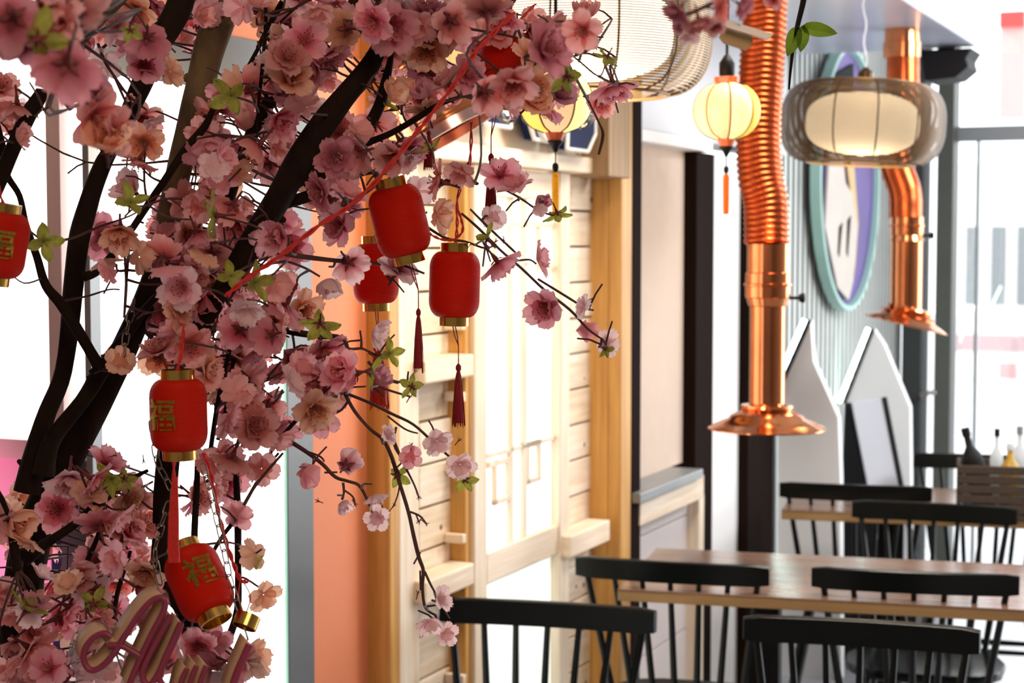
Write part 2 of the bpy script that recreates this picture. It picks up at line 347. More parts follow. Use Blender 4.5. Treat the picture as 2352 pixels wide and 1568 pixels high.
plank_row(porch, 1309, 1402, -0.14, 0.012, 0.0, zl0, 0.092, PA)
pb('post', 893, 915, -0.14, 0.052, 0, 2.35, M_amber_v)
pb('pale_board', 915, 962, -0.14, 0.048, 0, zl0, M_pine_v)
pb('stile', 1090, 1119, -0.14, 0.062, 0, zl0, M_amber_v if False else M_pine_v)
pb('stile', 1288, 1310, -0.14, 0.056, 0, zl0, M_pine_v)
pb('post', 1428, 1452, -0.14, 0.095, 0, 2.35, M_amber_v)
# amber jamb faces beside the planks
pb('jamb', 1068, 1089.5, -0.14, 0.05, 0, zl0, M_amber_v)
pb('jamb', 1397, 1427, -0.14, 0.06, 0, zl0, M_amber_v)
pb('lintel_rail', 985, 1392, 0.013, 0.085, zl0, zl1, PA[1])
pb('header_board', 962, 1428, -0.14, 0.055, zl1, zh1, M_pine)
pb('upper_board', 917, 1428, -0.14, 0.03, zh1, 2.35, M_amber_v)
pb('bracket', 1398, 1448, 0.031, 0.13, WZ(1420, 410, .1), 2.1, mat('bracket_wood', (0.34, 0.21, 0.10), 0.6, vscale=6, stretch=(9, 9, .7), col2=(0.24, 0.14, 0.06)))
for (a, b, ya, yb) in ((976, 1089, 812, 856), (976, 1089, 1290, 1345)):
    zc = WZ(1088, ya, .07); pb('cross_rail', a, b, 0.013, 0.075, zc - 0.048, zc, PA[1])
for ya in (1192,):
    zc = WZ(1395, ya, .07); pb('cross_rail', 1312, 1404, 0.013, 0.08, zc - 0.055, zc, PA[1])
zc = WZ(1395, 372, .07)
for k in range(9):   # small cleats beside the amber jamb
    z = 0.30 + k * 0.155
    pb('cleat', 1062, 1070, 0.013, 0.058, z, z + 0.02, PA[1], bev=0.002)
# lattice door
z_b1 = WZ(1200, 1238, .05); z_b0 = WZ(1200, 1308, .05)
pb('door_glass_upper', 1119, 1288, -0.06, 0.030, z_b1, zl0 - 0.002, M_g_door, bev=0)
pb('door_glass_lower', 1119, 1288, -0.06, 0.030, 0.05, z_b0, M_g_door2, bev=0)
pb('door_rail', 1119, 1288, -0.06, 0.050, z_b0, z_b1, PA[1])
pb('door_rail', 1119, 1288, -0.06, 0.050, 0.0, 0.12, PA[1])
pb('door_rail', 1119, 1288, -0.06, 0.050, zl0 - 0.07, zl0 - 0.003, PA[1])
def lat(px0, px1, za, zb): pb('lattice_bar', px0, px1, 0.031, 0.042, za, zb, M_pine_v, pn=0.042, bev=0.002)
def zz(py): return WZ(1200, py, 0.042)
for px in (1172, 1203): lat(px, px + 9, z_b1, zl0 - 0.07)
for (a, b, y0, y1) in ((1137, 1172, 1040, 1140), (1212, 1243, 1020, 1118)):
    lat(a, a + 7, zz(y1), zz(y0)); lat(b - 4, b + 2, zz(y1), zz(y0)); lat(a, b, zz(y1), zz(y1) + 0.014); lat(a - 14, b, zz(y0) - 0.014, zz(y0))
lat(1120, 1285, zz(1032), zz(1020)); lat(1120, 1285, zz(522), zz(508)); lat(1240, 1287, zz(625), zz(612))
lat(1137, 1143, zz(610), zz(522)); lat(1238, 1244, zz(610), zz(522)); lat(1137, 1244, zz(612), zz(602))

# navy hexagonal letters of the sign board, white edged
def signshape(label, cx, cy, poly, ring=False):
    c = onwall(cx, cy, 0.10); s0 = c.dot(D); r = empty('sign_letter', c); r.rotation_euler = (0, 0, -TH)
    mb = MB(); mb.prism([Vector((0.012, y, z)) for y, z in poly], (-0.025, 0, 0)); mb.build('letter_face', M_navy2, r, smooth=0)
    e = MB()
    for i in range(len(poly)):
        a, b = poly[i], poly[(i + 1) % len(poly)]
        e.tube([(0.012, a[0], a[1]), (0.012, b[0], b[1])], 0.0055, 6)
    e.build('white_edge', M_white, r)
    if ring:
        t = MB(); t.tube([(0.018, 0.055 * cos(a), 0.055 * sin(a) + 0.005) for a in [i * 2 * pi / 28 for i in range(29)]], 0.012, 8, caps=False); t.build('white_ring', M_white, r)
    tag(r, label, 'sign')
signshape('navy blue hexagonal sign piece with a white ring at the top of the timber front', 1240, 268,
          [(-0.09, 0.09), (0.10, 0.09), (0.14, 0.0), (0.09, -0.055), (-0.06, -0.055), (-0.12, 0.02)], True)
signshape('navy blue slanted sign piece with white outline, to the right of the ringed one', 1322, 284,
          [(-0.07, 0.09), (0.10, 0.09), (0.10, -0.02), (0.05, -0.065), (-0.085, -0.065)])
signshape('small navy sign piece half hidden by the pink blossoms and a chain', 1135, 258,
          [(-0.10, 0.08), (0.06, 0.08), (0.06, -0.03), (-0.07, -0.03)])

# ---------------- right-hand part of the left wall
def sb(name, px0, px1, n0, n1, z0, z1, ma, bev=0.003, parent=None):
    mb = MB(); wb(mb, WS(px0, n1), WS(px1, n1), n0, n1, z0, z1); o = mb.build(name, ma, parent, smooth=0, bevel=bev)
    if parent is None: o.rotation_euler = (0, 0, -TH); struct(o)
    return o
zt = WZ(1530, 338); zb = WZ(1530, 1085)
sb('trim_4', 1453, 1474, -0.14, 0.05, 0, 2.35, M_umber)
w3 = empty('window_3'); w3.rotation_euler = (0, 0, -TH); struct(w3)
sb('beige_blind', 1470, 1592, -0.12, -0.03, zb, zt, M_blind, 0.0, w3)
sb('top_rail', 1474, 1636, -0.12, 0.04, zt, zt + 0.035, M_white, 0.003, w3)
sb('window_sill', 1474, 1619, -0.12, 0.075, zb - 0.028, zb, M_steel, 0.003, w3)
sb('sill_board', 1474, 1621, -0.12, 0.055, zb - 0.10, zb - 0.0285, M_pine, 0.003, w3)
sb('corner_strip', 1610, 1622, -0.12, 0.03, 0, zb - 0.101, M_pine_v, 0.003, w3)
pan = empty('boarded_panel'); pan.rotation_euler = (0, 0, -TH); struct(pan)
zq = 0.0
while zq < zb - 0.12:
    h = min(0.18, zb - 0.101 - zq); sb('board', 1474, 1610, -0.12, -0.01, zq, zq + h - 0.004, M_panelp, 0.003, pan); zq += 0.18
sb('trim_5', 1600, 1640, -0.14, 0.012, 0, zt - 0.001, M_umber)
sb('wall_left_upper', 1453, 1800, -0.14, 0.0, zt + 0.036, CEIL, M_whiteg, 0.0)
sb('wall_left_white', 1640.5, 1722, -0.14, 0.01, 0, zt, M_white)
sb('trim_6', 1722.5, 1782, -0.14, 0.045, 0, zt, M_umber)
# slatted wall: each slat a piece
slw = empty('wall_left_slats'); slw.rotation_euler = (0, 0, -TH); struct(slw)
sA, sB = WS(1783), GL - 0.02
mb = MB(); wb(mb, sA, sB, -0.14, -0.02, 0, CEIL); mb.build('backing', M_gap, slw, smooth=0)
slat_me = None; ns = int((sB - sA) / 0.076)
for i in range(ns):
    y = sA + 0.03 + i * 0.076
    if slat_me is None:
        mb = MB(); mb.box((-0.022, -0.0195, 0), (-0.0155, 0.0195, 2.6)); slat_me = mb.mesh('slat', M_slat, 0)
    meshobj('slat', slat_me, slw, Matrix.Translation((-PW, y, 0)))
# round drum artwork
ctr = onwall(1928, 412, 0.0); s0, z0 = ctr.dot(D), ctr.z; R = 0.545
art = empty('round_wall_art', wl((0.013, s0, z0))); art.rotation_euler = (0, 0, -TH)
tag(art, 'big round mint-rimmed wall art with a cream peak and purple field on the slatted wall', 'wall art')
RX = Matrix.Rotation(pi / 2, 4, 'Y')
mb = MB(); prof = [(R - 0.022, 0.0), (R, 0.0), (R, 0.040), (R - 0.004, 0.043), (R - 0.018, 0.043), (R - 0.022, 0.040), (R - 0.032, 0.0)]
mb.lathe(prof, 64, RX, cap=False); mb.build('rim', M_mint, art)
mb = MB(); mb.lathe([(0.001, 0.01), (R - 0.023, 0.01), (R - 0.023, 0.018), (0.001, 0.018)], 64, RX, cap=False); mb.build('backdrop', M_purple, art)
mb = MB(); mb.prism([(0.037, y, z) for y, z in ((-0.44, -0.20), (-0.38, 0.12), (-0.28, 0.30), (-0.16, 0.10), (-0.10, -0.02), (0.02, -0.06), (0.12, -0.20), (0.06, -0.42), (-0.02, -0.50), (-0.22, -0.44))], (-0.012, 0, 0)); mb.build('cream_peak', M_cream, art, smooth=0)
mb = MB(); mb.prism([(0.033, y, z) for y, z in ((-0.06, 0.06), (0.06, 0.08), (0.16, -0.18), (0.10, -0.40), (0.10, -0.2))], (-0.01, 0, 0)); mb.build('ochre_peak', mat('ochre', (0.62, 0.42, 0.18), 0.6, var=.1), art, smooth=0)
mb = MB(); mb.prism([(0.030, y, z) for y, z in ((-0.30, 0.40), (0.05, 0.48), (0.05, 0.1), (-0.05, 0.05), (-0.1, 0.2))], (-0.008, 0, 0)); mb.build('dark_band', M_gap, art, smooth=0)
for (y, z, h) in ((-0.20, -0.20, 0.12), (-0.05, -0.17, 0.15)):
    mb = MB(); mb.prism([(0.040, y - 0.015, z), (0.040, y + 0.04, z + 0.02), (0.040, y - 0.01, z - h), (0.040, y - 0.03, z - h + 0.02)], (-0.0025, 0, 0)); mb.build('brown_stroke', M_umber, art, smooth=0)

# white peaked dividers standing out from the wall, LED lit behind the sloping edge
def divider(label, wpx, pts, sy):
    s_ = WS(wpx, 0.02); r = empty('peaked_divider', wl((0.02, s_, 0))); r.rotation_euler = (0, 0, -TH)
    P = []
    for px, py in pts:
        q = onfront(px, py, s_); P.append(((q.dot(N) + PW) - 0.02, q.z))
    b = MB(); b.prism([(x, 0, z) for x, z in P], (0, 0.05, 0)); b.build('panel', M_white, r, smooth=0, bevel=0.003)
    (x0, z0), (x1, z1) = P[0], P[1]
    e = MB(); e.tube([(x0, -0.004, z0), (x1, -0.004, z1)], 0.008, 6); e.build('black_edge_trim', M_black, r)
    l = MB(); l.tube([(x0 - 0.030, 0.03, z0), (x1 - 0.028, 0.03, z1)], 0.009, 8); l.build('led_strip', M_g_led, r)
    tag(r, label, 'divider', 'white peaked dividers along the slatted wall'); return r
divider('white peaked booth divider directly right of the tall copper exhaust pipe', 1786,
        [(1786, 905), (1861, 735), (1868, 830), (1925, 958), (1930, 1100), (1932, 1560), (1786, 1560)], 0)
divider('white peaked booth divider with a brighter light strip, behind the white leaning board', 1940,
        [(1940, 925), (2006, 755), (2030, 790), (2090, 935), (2092, 1100), (2092, 1490), (1940, 1490)], 0)

# ---------------- glazed front
zf = lambda px, py: FZ(px, py, GL)
gf = empty('wall_front'); gf.rotation_euler = (0, 0, -TH); struct(gf)
def fb(name, px0, px1, z0, z1, ma, t=0.06, parent=gf, s=GL, bev=0.003):
    mb = MB(); wb(mb, s - t, s, FN(px0, s), FN(px1, s), z0, z1); return mb.build(name, ma, parent, smooth=0, bevel=bev)
M_oliv = mat('olive_grey_frame', (0.09, 0.095, 0.08), 0.45, var=0.1, vscale=5)
fb('pillar', 2093, 2136, 0, CEIL, mat('dark_green_grey', (0.03, 0.036, 0.034), 0.6, var=0.1, vscale=5), 0.20)
fb('pillar', 2163, 2200, 0, CEIL, M_oliv, 0.16)
ztr = zf(2280, 308)
fb('transom', 2200, 3400, ztr - 0.035, ztr + 0.035, M_steel, 0.07)
fb('transom', 2136, 2163, ztr - 0.035, ztr + 0.035, M_steel, 0.05)
fb('mullion', 2243, 2250, 0, ztr - 0.036, M_steel, 0.04)
for px in (2560, 2860, 3160): fb('mullion', px, px + 20, 0, CEIL, M_oliv, 0.08)
fb('glass_pane', 2137, 2162, 0.05, ztr - 0.04, M_glass, 0.01, bev=0, s=GL - 0.02)
fb('glass_pane', 2201, 2242, 0.05, ztr - 0.04, M_glass, 0.01, bev=0, s=GL - 0.02)
fb('glass_pane', 2251, 2559, 0.05, ztr - 0.04, M_glass, 0.01, bev=0, s=GL - 0.02)
fb('glass_pane', 2201, 2559, ztr + 0.04, CEIL - 0.02, M_glass, 0.01, bev=0, s=GL - 0.02)
hd = MB(); p0 = onfront(2118, 905, GL - 0.26); p1 = onfront(2152, 900, GL - 0.26)
hd.tube([p0, p0 + Vector((0, 0, 0.0)) + (p1 - p0) * 0.5, p1], 0.012, 8); hd.lathe([(0.02, 0), (0.02, 0.03)], 12, Matrix.Translation(p0) @ Matrix.Rotation(pi / 2, 4, 'X'))
tag(hd.build('door_handle', mat('chrome', (0.75, 0.76, 0.78), 0.15, 1.0)), 'chrome lever handle on the dark front pillar', 'handle')

# soffit (dropped duct box)
ZS = 2.28
q1 = onz(2110, 0, ZS); q2 = onz(2246, 108, ZS); nS = q2.dot(N) + PW; sE = q2.dot(D)
mb = MB(); wb(mb, 3.75, sE, 0.0, nS, ZS, ZS + 0.4); struct(mb.build('ceiling_soffit', M_soffit, wallf=True, bevel=0.01))
# exterior street
m = MB(); wb(m, GL + 0.3, 40, -20, 40, -0.25, -0.15); o = m.build('ground', mat('street_paving', (0.7, 0.7, 0.7), 0.8, var=0.1, vscale=1), wallf=True); struct(o)
def ext(name, label, cat, px0, px1, y0, y1, s, ma, dep=0.3, parts=()):
    z1, z0 = FZ(px0, y0, s), FZ(px0, y1, s); r = empty(name, wl((FN(px0, s), s, 0))); r.rotation_euler = (0, 0, -TH)
    n0 = FN(px0, s); w = FN(px1, s) - n0
    mb = MB(); mb.box((0, 0, z0), (w, dep, z1)); mb.build('wall' if cat == 'building' else 'panel', ma, r, smooth=0)
    for (a, b, c, d, mm, nm) in parts:
        k = MB(); k.box((a * w, -0.05, z0 + c * (z1 - z0)), (b * w, -0.005, z0 + d * (z1 - z0))); k.build(nm, mm, r, smooth=0)
    tag(r, label, cat); return r
M_pale = mat('pale_facade', (0.9, 0.88, 0.86), 0.8, var=0.05); M_pk = mat('pink_shopfront', (0.8, 0.35, 0.35), 0.7, var=0.05)
M_dkg = mat('shop_window_grey', (0.25, 0.27, 0.28), 0.6, var=0.1)  # M_dkg: plain grey of the street building's windows
ext('street_building', 'pale overexposed building across the street seen through the front glass', 'building', 2170, 2700, 380, 1080, 22, M_pale, 2,
    [(0.10 + 0.115 * k, 0.16 + 0.115 * k, 0.55, 0.8, M_dkg, 'window') for k in range(6)] + [(0.0, 1.0, 0.40, 0.45, mat('mauve_awning', (0.5, 0.35, 0.36), 0.7, var=.05), 'awning'), (0.26, 0.33, 0.14, 0.36, M_pk, 'door')])
for k, (a, b) in enumerate(((2110, 2206), (2216, 2250), (2258, 2290), (2300, 2352))):
    ext('street_barrier', ['red and white barrier post behind the far chair spindles', 'short red and white barrier post left of the middle one', 'red and white barrier post just right of the far chair', 'red and white barrier post at the right picture edge'][k],
        'barrier', a + 6, b - 6, 1190, 1300, 11, M_white, 0.15, [(0.0, 1.0, 0.70, 1.0, M_redx, 'red_band')])

ext('street_lantern', 'red lantern banner painted pale for the glare outside high in the top right corner', 'banner', 2290, 2345, 30, 270, 13, mat('overexposed_red_banner', (0.9, 0.45, 0.42), 0.7, var=.05), 0.1, [(0.0, 1.0, 0.86, 1.0, M_redx, 'red_band')])  # red lanterns as one panel, overexposure put into the pale pink

# ================================================================ TABLES AND CHAIRS
TA = atan2(-0.25, 0.968)          # the table's long axis
RU = Vector((0.968, -0.25, 0)).normalized(); RV = Vector((0.25, 0.968, 0)).normalized()
def table(label, corner, L, W, group=None):
    r = empty('dining_table', (corner.x, corner.y, 0), TA)
    mb = MB(); mb.box((0, 0.002, 0.721), (L, W - 0.002, 0.7455)); mb.build('tabletop_core', M_edge, r, smooth=0, bevel=0.002)
    mb = MB(); nb = 6
    for k in range(nb):
        p = MB(); p.box((0, k * W / nb + 0.0008, 0.7455), (L, (k + 1) * W / nb - 0.0008, 0.750)); p.build('top_board', M_top, r, smooth=0, bevel=0.001)
    for x in (0.32, L - 0.32):
        mb = MB(); mb.box((x - 0.04, W / 2 - 0.04, 0.02), (x + 0.04, W / 2 + 0.04, 0.706)); mb.build('pedestal', M_black, r, smooth=0, bevel=0.004)
        mb = MB(); mb.box((x - 0.05, 0.06, 0.0), (x + 0.05, W - 0.06, 0.02)); mb.box((x - 0.04, 0.08, 0.706), (x + 0.04, W - 0.08, 0.721)); mb.build('foot_plate', M_black, r, smooth=0, bevel=0.003)
    return tag(r, label, 'table')
c1 = onz(1418, 1352, 0.75); table('long brown-topped table under the tall copper exhaust hood, chairs on both sides', c1, 1.55, 0.56)
c2 = onz(1795, 1171, 0.75); table('far table holding the woven crate, behind the first row of far chairs', c2, 1.5, 0.60)

def make_chair():
    r = empty('spindle_chair')
    # local: faces +y, seat centre at the origin, rail at y = -0.26
    mb = MB(); n = 20; vs = []; prof = []
    for z, k in ((0.395, 0.93), (0.402, 0.985), (0.415, 1.0), (0.425, 0.985)):
        for j in range(n):
            a = 2 * pi * j / n; x = 0.215 * (abs(cos(a)) ** 0.62) * (1 if cos(a) > 0 else -1); y = 0.19 * (abs(sin(a)) ** 0.62) * (1 if sin(a) > 0 else -1)
            if y < 0: x *= 0.90
            vs.append((x * k, y * k, z))
    for j in range(n):
        v = vs[3 * n + j]; vs.append((v[0] * 0.6, v[1] * 0.6, 0.414))
    vs.append((0, 0, 0.412))
    fs = [(i * n + j, i * n + (j + 1) % n, (i + 1) * n + (j + 1) % n, (i + 1) * n + j) for i in range(4) for j in range(n)]
    fs += [(4 * n + j, 4 * n + (j + 1) % n, 5 * n) for j in range(n)] + [tuple(range(n))[::-1]]
    mb.add(vs, fs); mb.build('seat', M_chair, r, smooth=50)
    legs = []
    for sx in (-1, 1):
        for sy in (-1, 1):
            top = Vector((sx * 0.145, sy * 0.12, 0.40)); bot = Vector((sx * 0.215, sy * 0.205, 0.0)); legs.append((top, bot))
            l = MB(); l.tube([top, top.lerp(bot, 0.4), top.lerp(bot, 0.75), bot], [0.013, 0.018, 0.015, 0.011], 10); l.build('leg', M_chair, r)
    def lp(i, z): t, b = legs[i]; return t.lerp(b, (0.40 - z) / 0.40)
    for (a, b, z) in ((0, 1, 0.19), (2, 3, 0.19), (0, 2, 0.13), (1, 3, 0.24)):
        l = MB(); p, q = lp(a, z), lp(b, z); l.tube([p, p.lerp(q, 0.5), q], [0.008, 0.011, 0.008], 8); l.build('stretcher', M_chair, r)
    # rail: curved, middle furthest back
    W = 0.232; H0, H1 = 0.768, 0.820; m = 14; vs = []
    def ry(x): return -0.245 + 0.018 * (x / W) ** 2
    for i in range(m + 1):
        x = -W + 2 * W * i / m; y = ry(x); t = 0.0095; dy = -2 * 0.018 * x / W ** 2; k = 1 / sqrt(1 + dy * dy)
        e = 0.004 if i in (0, m) else 0
        for (o, z) in ((-t, H0 + e), (t, H0 + e), (t, H1 - 0.003 - e), (t * 0.6, H1 - e), (-t * 0.6, H1 - e), (-t, H1 - 0.003 - e)):
            vs.append((x + o * k * dy, y + o * k - (z - H0) * 0.12, z))
    q = 6; fs = [(i * q + j, i * q + (j + 1) % q, (i + 1) * q + (j + 1) % q, (i + 1) * q + j) for i in range(m) for j in range(q)]
    fs += [tuple(range(q))[::-1], tuple(m * q + j for j in range(q))]
    mb = MB(); mb.add(vs, fs); mb.build('top_rail', M_chair, r, smooth=40)
    for i in range(7):
        u = (i - 3) / 3; xt = u * 0.205; xb = u * 0.150; yb = -0.145 - 0.02 * (1 - u * u)
        top = Vector((xt, ry(xt) + 0.0, H0 + 0.004)); bot = Vector((xb, yb, 0.41))
        l = MB(); rr = 0.0088 if abs(u) > 0.9 else 0.0078
        l.tube([top, top.lerp(bot, 0.35), top.lerp(bot, 0.75), bot], [rr * 0.85, rr, rr * 1.12, rr * 0.95], 9); l.build('spindle', M_chair, r)
    return r
chair0 = make_chair()
chairs = [  # px, py of rail centre, faces the camera?, label
    (1259, 1386, True, 'nearest left black spindle-back chair, its rail below the drooping blossom twig'),
    (1973, 1428, True, 'nearest black spindle chair in the lower right corner'),
    (1546, 1294, False, 'green-black spindle chair at the left near side of the brown table, against the timber front'),
    (2091, 1316, False, 'black spindle chair at the right near side of the brown table'),
    (2133, 1158, True, 'black spindle chair on the far side of the brown table, facing the camera'),
    (1960, 1116, False, 'black spindle chair at the far table, closest to the slatted wall and dividers'),
    (2252, 1046, True, 'farthest chair, its small rail half hidden behind the woven crate'),
]
for i, (px, py, face, lab) in enumerate(chairs):
    c = chair0 if i == 0 else copy_tree(chair0)
    p = onz(px, py, 0.815); f = -RV if face else RV
    c.location = (p.x + f.x * 0.25, p.y + f.y * 0.25, 0)
    jit = (0.0, -0.012, -0.03, 0.035, -0.06, 0.02, 0.0)[i]
    c.rotation_euler = (0, 0, TA + (pi if face else 0) + jit)
    tag(c, lab, 'chair', 'black spindle-back chairs around the tables')

# leaning menu board (A-frame) in front of the dividers
bp = onz(1985, 1400, 0.0); bx = at(2010, 1115, 6.25)
def leaning(label):
    r = empty('sandwich_board', (bx.x, bx.y, 0), 0.06)
    def q(px, py, dz=0): 
        v = at(px, py, 6.25 + dz); return Vector((v.x - bx.x, v.y - bx.y, v.z))
    L = (1958, 925); R_ = (2032, 912); 
    def ln(a, b, t): return (a[0] + (b[0] - a[0]) * t, a[1] + (b[1] - a[1]) * t)
    tl, tr, bl, br = q(*L), q(*R_), q(2075, 1560, -0.12), q(2150, 1550, -0.12)
    m = MB(); m.prism([tl, tr, br, bl], (0, 0.018, 0)); m.build('white_face', M_whiteg if False else mat('board_white', (0.66, 0.69, 0.76), 0.35, var=0.04, vscale=4), r, smooth=0)
    f = MB()
    for a, b in ((tr, br), (bl, br)): f.tube([a, b], 0.010, 6)
    f.build('black_frame', M_black, r)
    b = MB(); b.prism([q(1945, 925, 0.06), q(1962, 925, 0.06), q(2080, 1560, 0.02), q(1925, 1560, 0.22)], (0, 0.02, 0)); b.build('black_back_leaf', M_black, r, smooth=0)
    return tag(r, label, 'board')
leaning('white leaning menu board with black back leaf, in front of the second white divider')

# woven crate with bottles on the far table
cc = onz(2196, 1188, 0.75); crate = empty('woven_crate', (cc.x, cc.y, 0.751), TA); tag(crate, 'dark brown woven crate full of bottles on the far table, at the right edge', 'crate')
CW, CD, CH = 0.40, 0.20, 0.155
for (a, b) in (((0, 0, 0), (CW, CD, 0.012)),): mb = MB(); mb.box(a, b); mb.build('crate_floor', M_wick, crate)
for i in range(5):
    z = 0.014 + i * 0.029
    for (a, b) in (((0, 0, z), (CW, 0.012, z + 0.026)), ((0, CD - 0.012, z), (CW, CD, z + 0.026)), ((0, 0.012, z), (0.012, CD - 0.012, z + 0.026)), ((CW - 0.012, 0.012, z), (CW, CD - 0.012, z + 0.026))):
        mb = MB(); mb.box(a, b); mb.build('slat', M_wick, crate, smooth=0, bevel=0.003)
def bottle(label, x, y, h, r_, ma, capm, tilt=0.0):
    o = empty('sauce_bottle', crate.matrix_basis @ Vector((x, y, 0.013)), TA); o.rotation_euler = (0, tilt, TA)
    mb = MB(); mb.lathe([(r_ * 0.9, 0), (r_, 0.01), (r_, h * 0.6), (r_ * 0.85, h * 0.68), (r_ * 0.35, h * 0.78), (r_ * 0.32, h * 0.9)], 16); mb.build('bottle_body', ma, o)
    mb = MB(); mb.lathe([(r_ * 0.42, h * 0.9), (r_ * 0.42, h)], 12); mb.build('cap', capm, o)
    return tag(o, label, 'bottle')
crate.rotation_euler = (0, 0, TA); bpy.context.view_layer.update()
bottle('black bottle tilted over the crate rim', 0.085, 0.08, 0.255, 0.032, M_black, M_black, -0.25)
bottle('small clear bottle at the left end of the crate', 0.04, 0.13, 0.20, 0.022, M_clear, M_steel)
bottle('bottle with amber filling in the middle of the crate', 0.155, 0.07, 0.205, 0.03, M_yel, M_clear)
bottle('tall clear bottle behind the amber one', 0.185, 0.145, 0.25, 0.025, M_clear, M_steel)
bottle('squat dark jar right of the amber bottle', 0.26, 0.07, 0.19, 0.034, M_wick, M_black)
bottle('dark bottle at the far right of the crate', 0.33, 0.12, 0.23, 0.03, M_black, M_steel)
bottle('slim clear bottle just right of the black tilted one', 0.118, 0.15, 0.24, 0.02, M_clear, M_black)
bottle('short clear bottle with steel cap right of the tall clear one', 0.235, 0.15, 0.21, 0.02, M_clear, M_steel)
bottle('clear bottle between the squat jar and the far dark bottle', 0.30, 0.045, 0.215, 0.02, M_clear, M_black)
# black wedge speaker under the soffit end
sp = onz(2118, 112, ZS - 0.0); 
r = empty('wedge_speaker', at(2165, 150, 6.15)); r.rotation_euler = (0, 0, -TH)
k = 6.15 / F
mb = MB(); mb.prism([(x * k, 0, z * k) for x, z in ((-52, 37), (66, 37), (52, 14), (58, -5), (30, -28), (-40, -34))], (0, 0.22, 0)); mb.build('housing', M_black, r, smooth=0, bevel=0.006)
mb = MB(); mb.box((-0.03, 0.06, 37 * k), (0.03, 0.12, 37 * k + 0.012)); mb.build('mount', M_black, r)
tag(r, 'black angular wedge speaker under the right end of the blue-grey soffit', 'speaker')

# ================================================================ LAMPS AND PIPES
def pend_profile(R, H, n=40):
    out = []
    for i in range(n + 1):
        t = -1 + 2 * i / n; q = (1 - abs(t) ** 2.6) ** (1 / 2.0); out.append((R * (0.66 + 0.34 * q), H * t))
    return out
def pendant(label, c, R, tilt, wm, gm, rings=48, ztop=CEIL, rw=0.0013):
    H = R * 0.49; r = empty('wire_drum_pendant', c); r.rotation_euler = tilt
    mb = MB(); seg = 56
    for (q, z) in pend_profile(R, H, rings): mb.tube([(q * cos(2 * pi * j / seg), q * sin(2 * pi * j / seg), z) for j in range(seg + 1)], rw, 4, caps=False)
    mb.build('wire_rings', wm, r, smooth=60)['kind'] = 'stuff'
    pr = pend_profile(R - 0.0015, H, 16)
    for k in range(12):
        a = 2 * pi * k / 12 + 0.2; mb = MB(); mb.tube([(q * cos(a), q * sin(a), z) for q, z in pr], 0.0022, 6); mb.build('rib', M_wire, r)
    for z, q in ((H, R * 0.66), (-H, R * 0.66)): mb = MB(); mb.tube([(q * cos(2 * pi * j / 56), q * sin(2 * pi * j / 56), z) for j in range(57)], 0.0035, 8, caps=False); mb.build('rim_ring', M_wirel, r)
    mb = MB(); pf = [(R * 0.69 * (1 - abs(t) ** 3.0) ** 0.5 if abs(t) < 1 else 0.001, R * 0.39 * t) for t in [-1 + 2 * i / 24 for i in range(25)]]
    mb.lathe([(max(a, 0.002), b) for a, b in pf], 40); mb.build('diffuser', gm, r)
    mb = MB(); 
    for k in range(3):
        a = 2 * pi * k / 3; mb.tube([(R * 0.64 * cos(a), R * 0.64 * sin(a), H), (0, 0, H + 0.01)], 0.002, 5)
    mb.lathe([(0.022, H), (0.022, H + 0.03), (0.006, H + 0.045)], 12); mb.build('spider_holder', M_wire, r)
    mb = MB(); inv = Matrix.Translation(c) @ Euler(tilt).to_matrix().to_4x4(); inv = inv.inverted(); top = inv @ Vector((c.x + 0.0, c.y, ztop))
    pts = [Vector((0, 0, H + 0.04)).lerp(top, t) + Vector((0.005 * sin(t * 14), 0, 0)) for t in [i / 10 for i in range(11)]]
    mb.tube(pts, 0.0028, 6); mb.build('cable', M_clear, r)
    return tag(r, label, 'pendant lamp')
pendant('huge bright wire drum pendant lamp glowing warm white at the top centre', at(1348, 74, 3.11), 0.228, (0.0, 0.015, 0), M_wirel, M_g_warm, 50, CEIL, 0.0016)
pendant('smaller smoke-brown wire drum pendant with a cream glow, under the soffit on the right', at(1981, 284, 4.8), 0.2285, (0.02, 0.045, 0.3), M_wire, M_g_cream, 60, ZS, 0.0017)
for (px, py, Z, pw) in ((1348, 84, 3.11, 10), (1981, 284, 4.8, 5)):
    l = bpy.data.lights.new('lamp_bulb', 'POINT'); l.energy = pw; l.color = (1, 0.8, 0.55); l.shadow_soft_size = 0.1
    o = bpy.data.objects.new('lamp_bulb', l); COL.objects.link(o); o.location = at(px, py, Z) - Vector((0, 0, 0.16 if pw > 10 else 0.15))

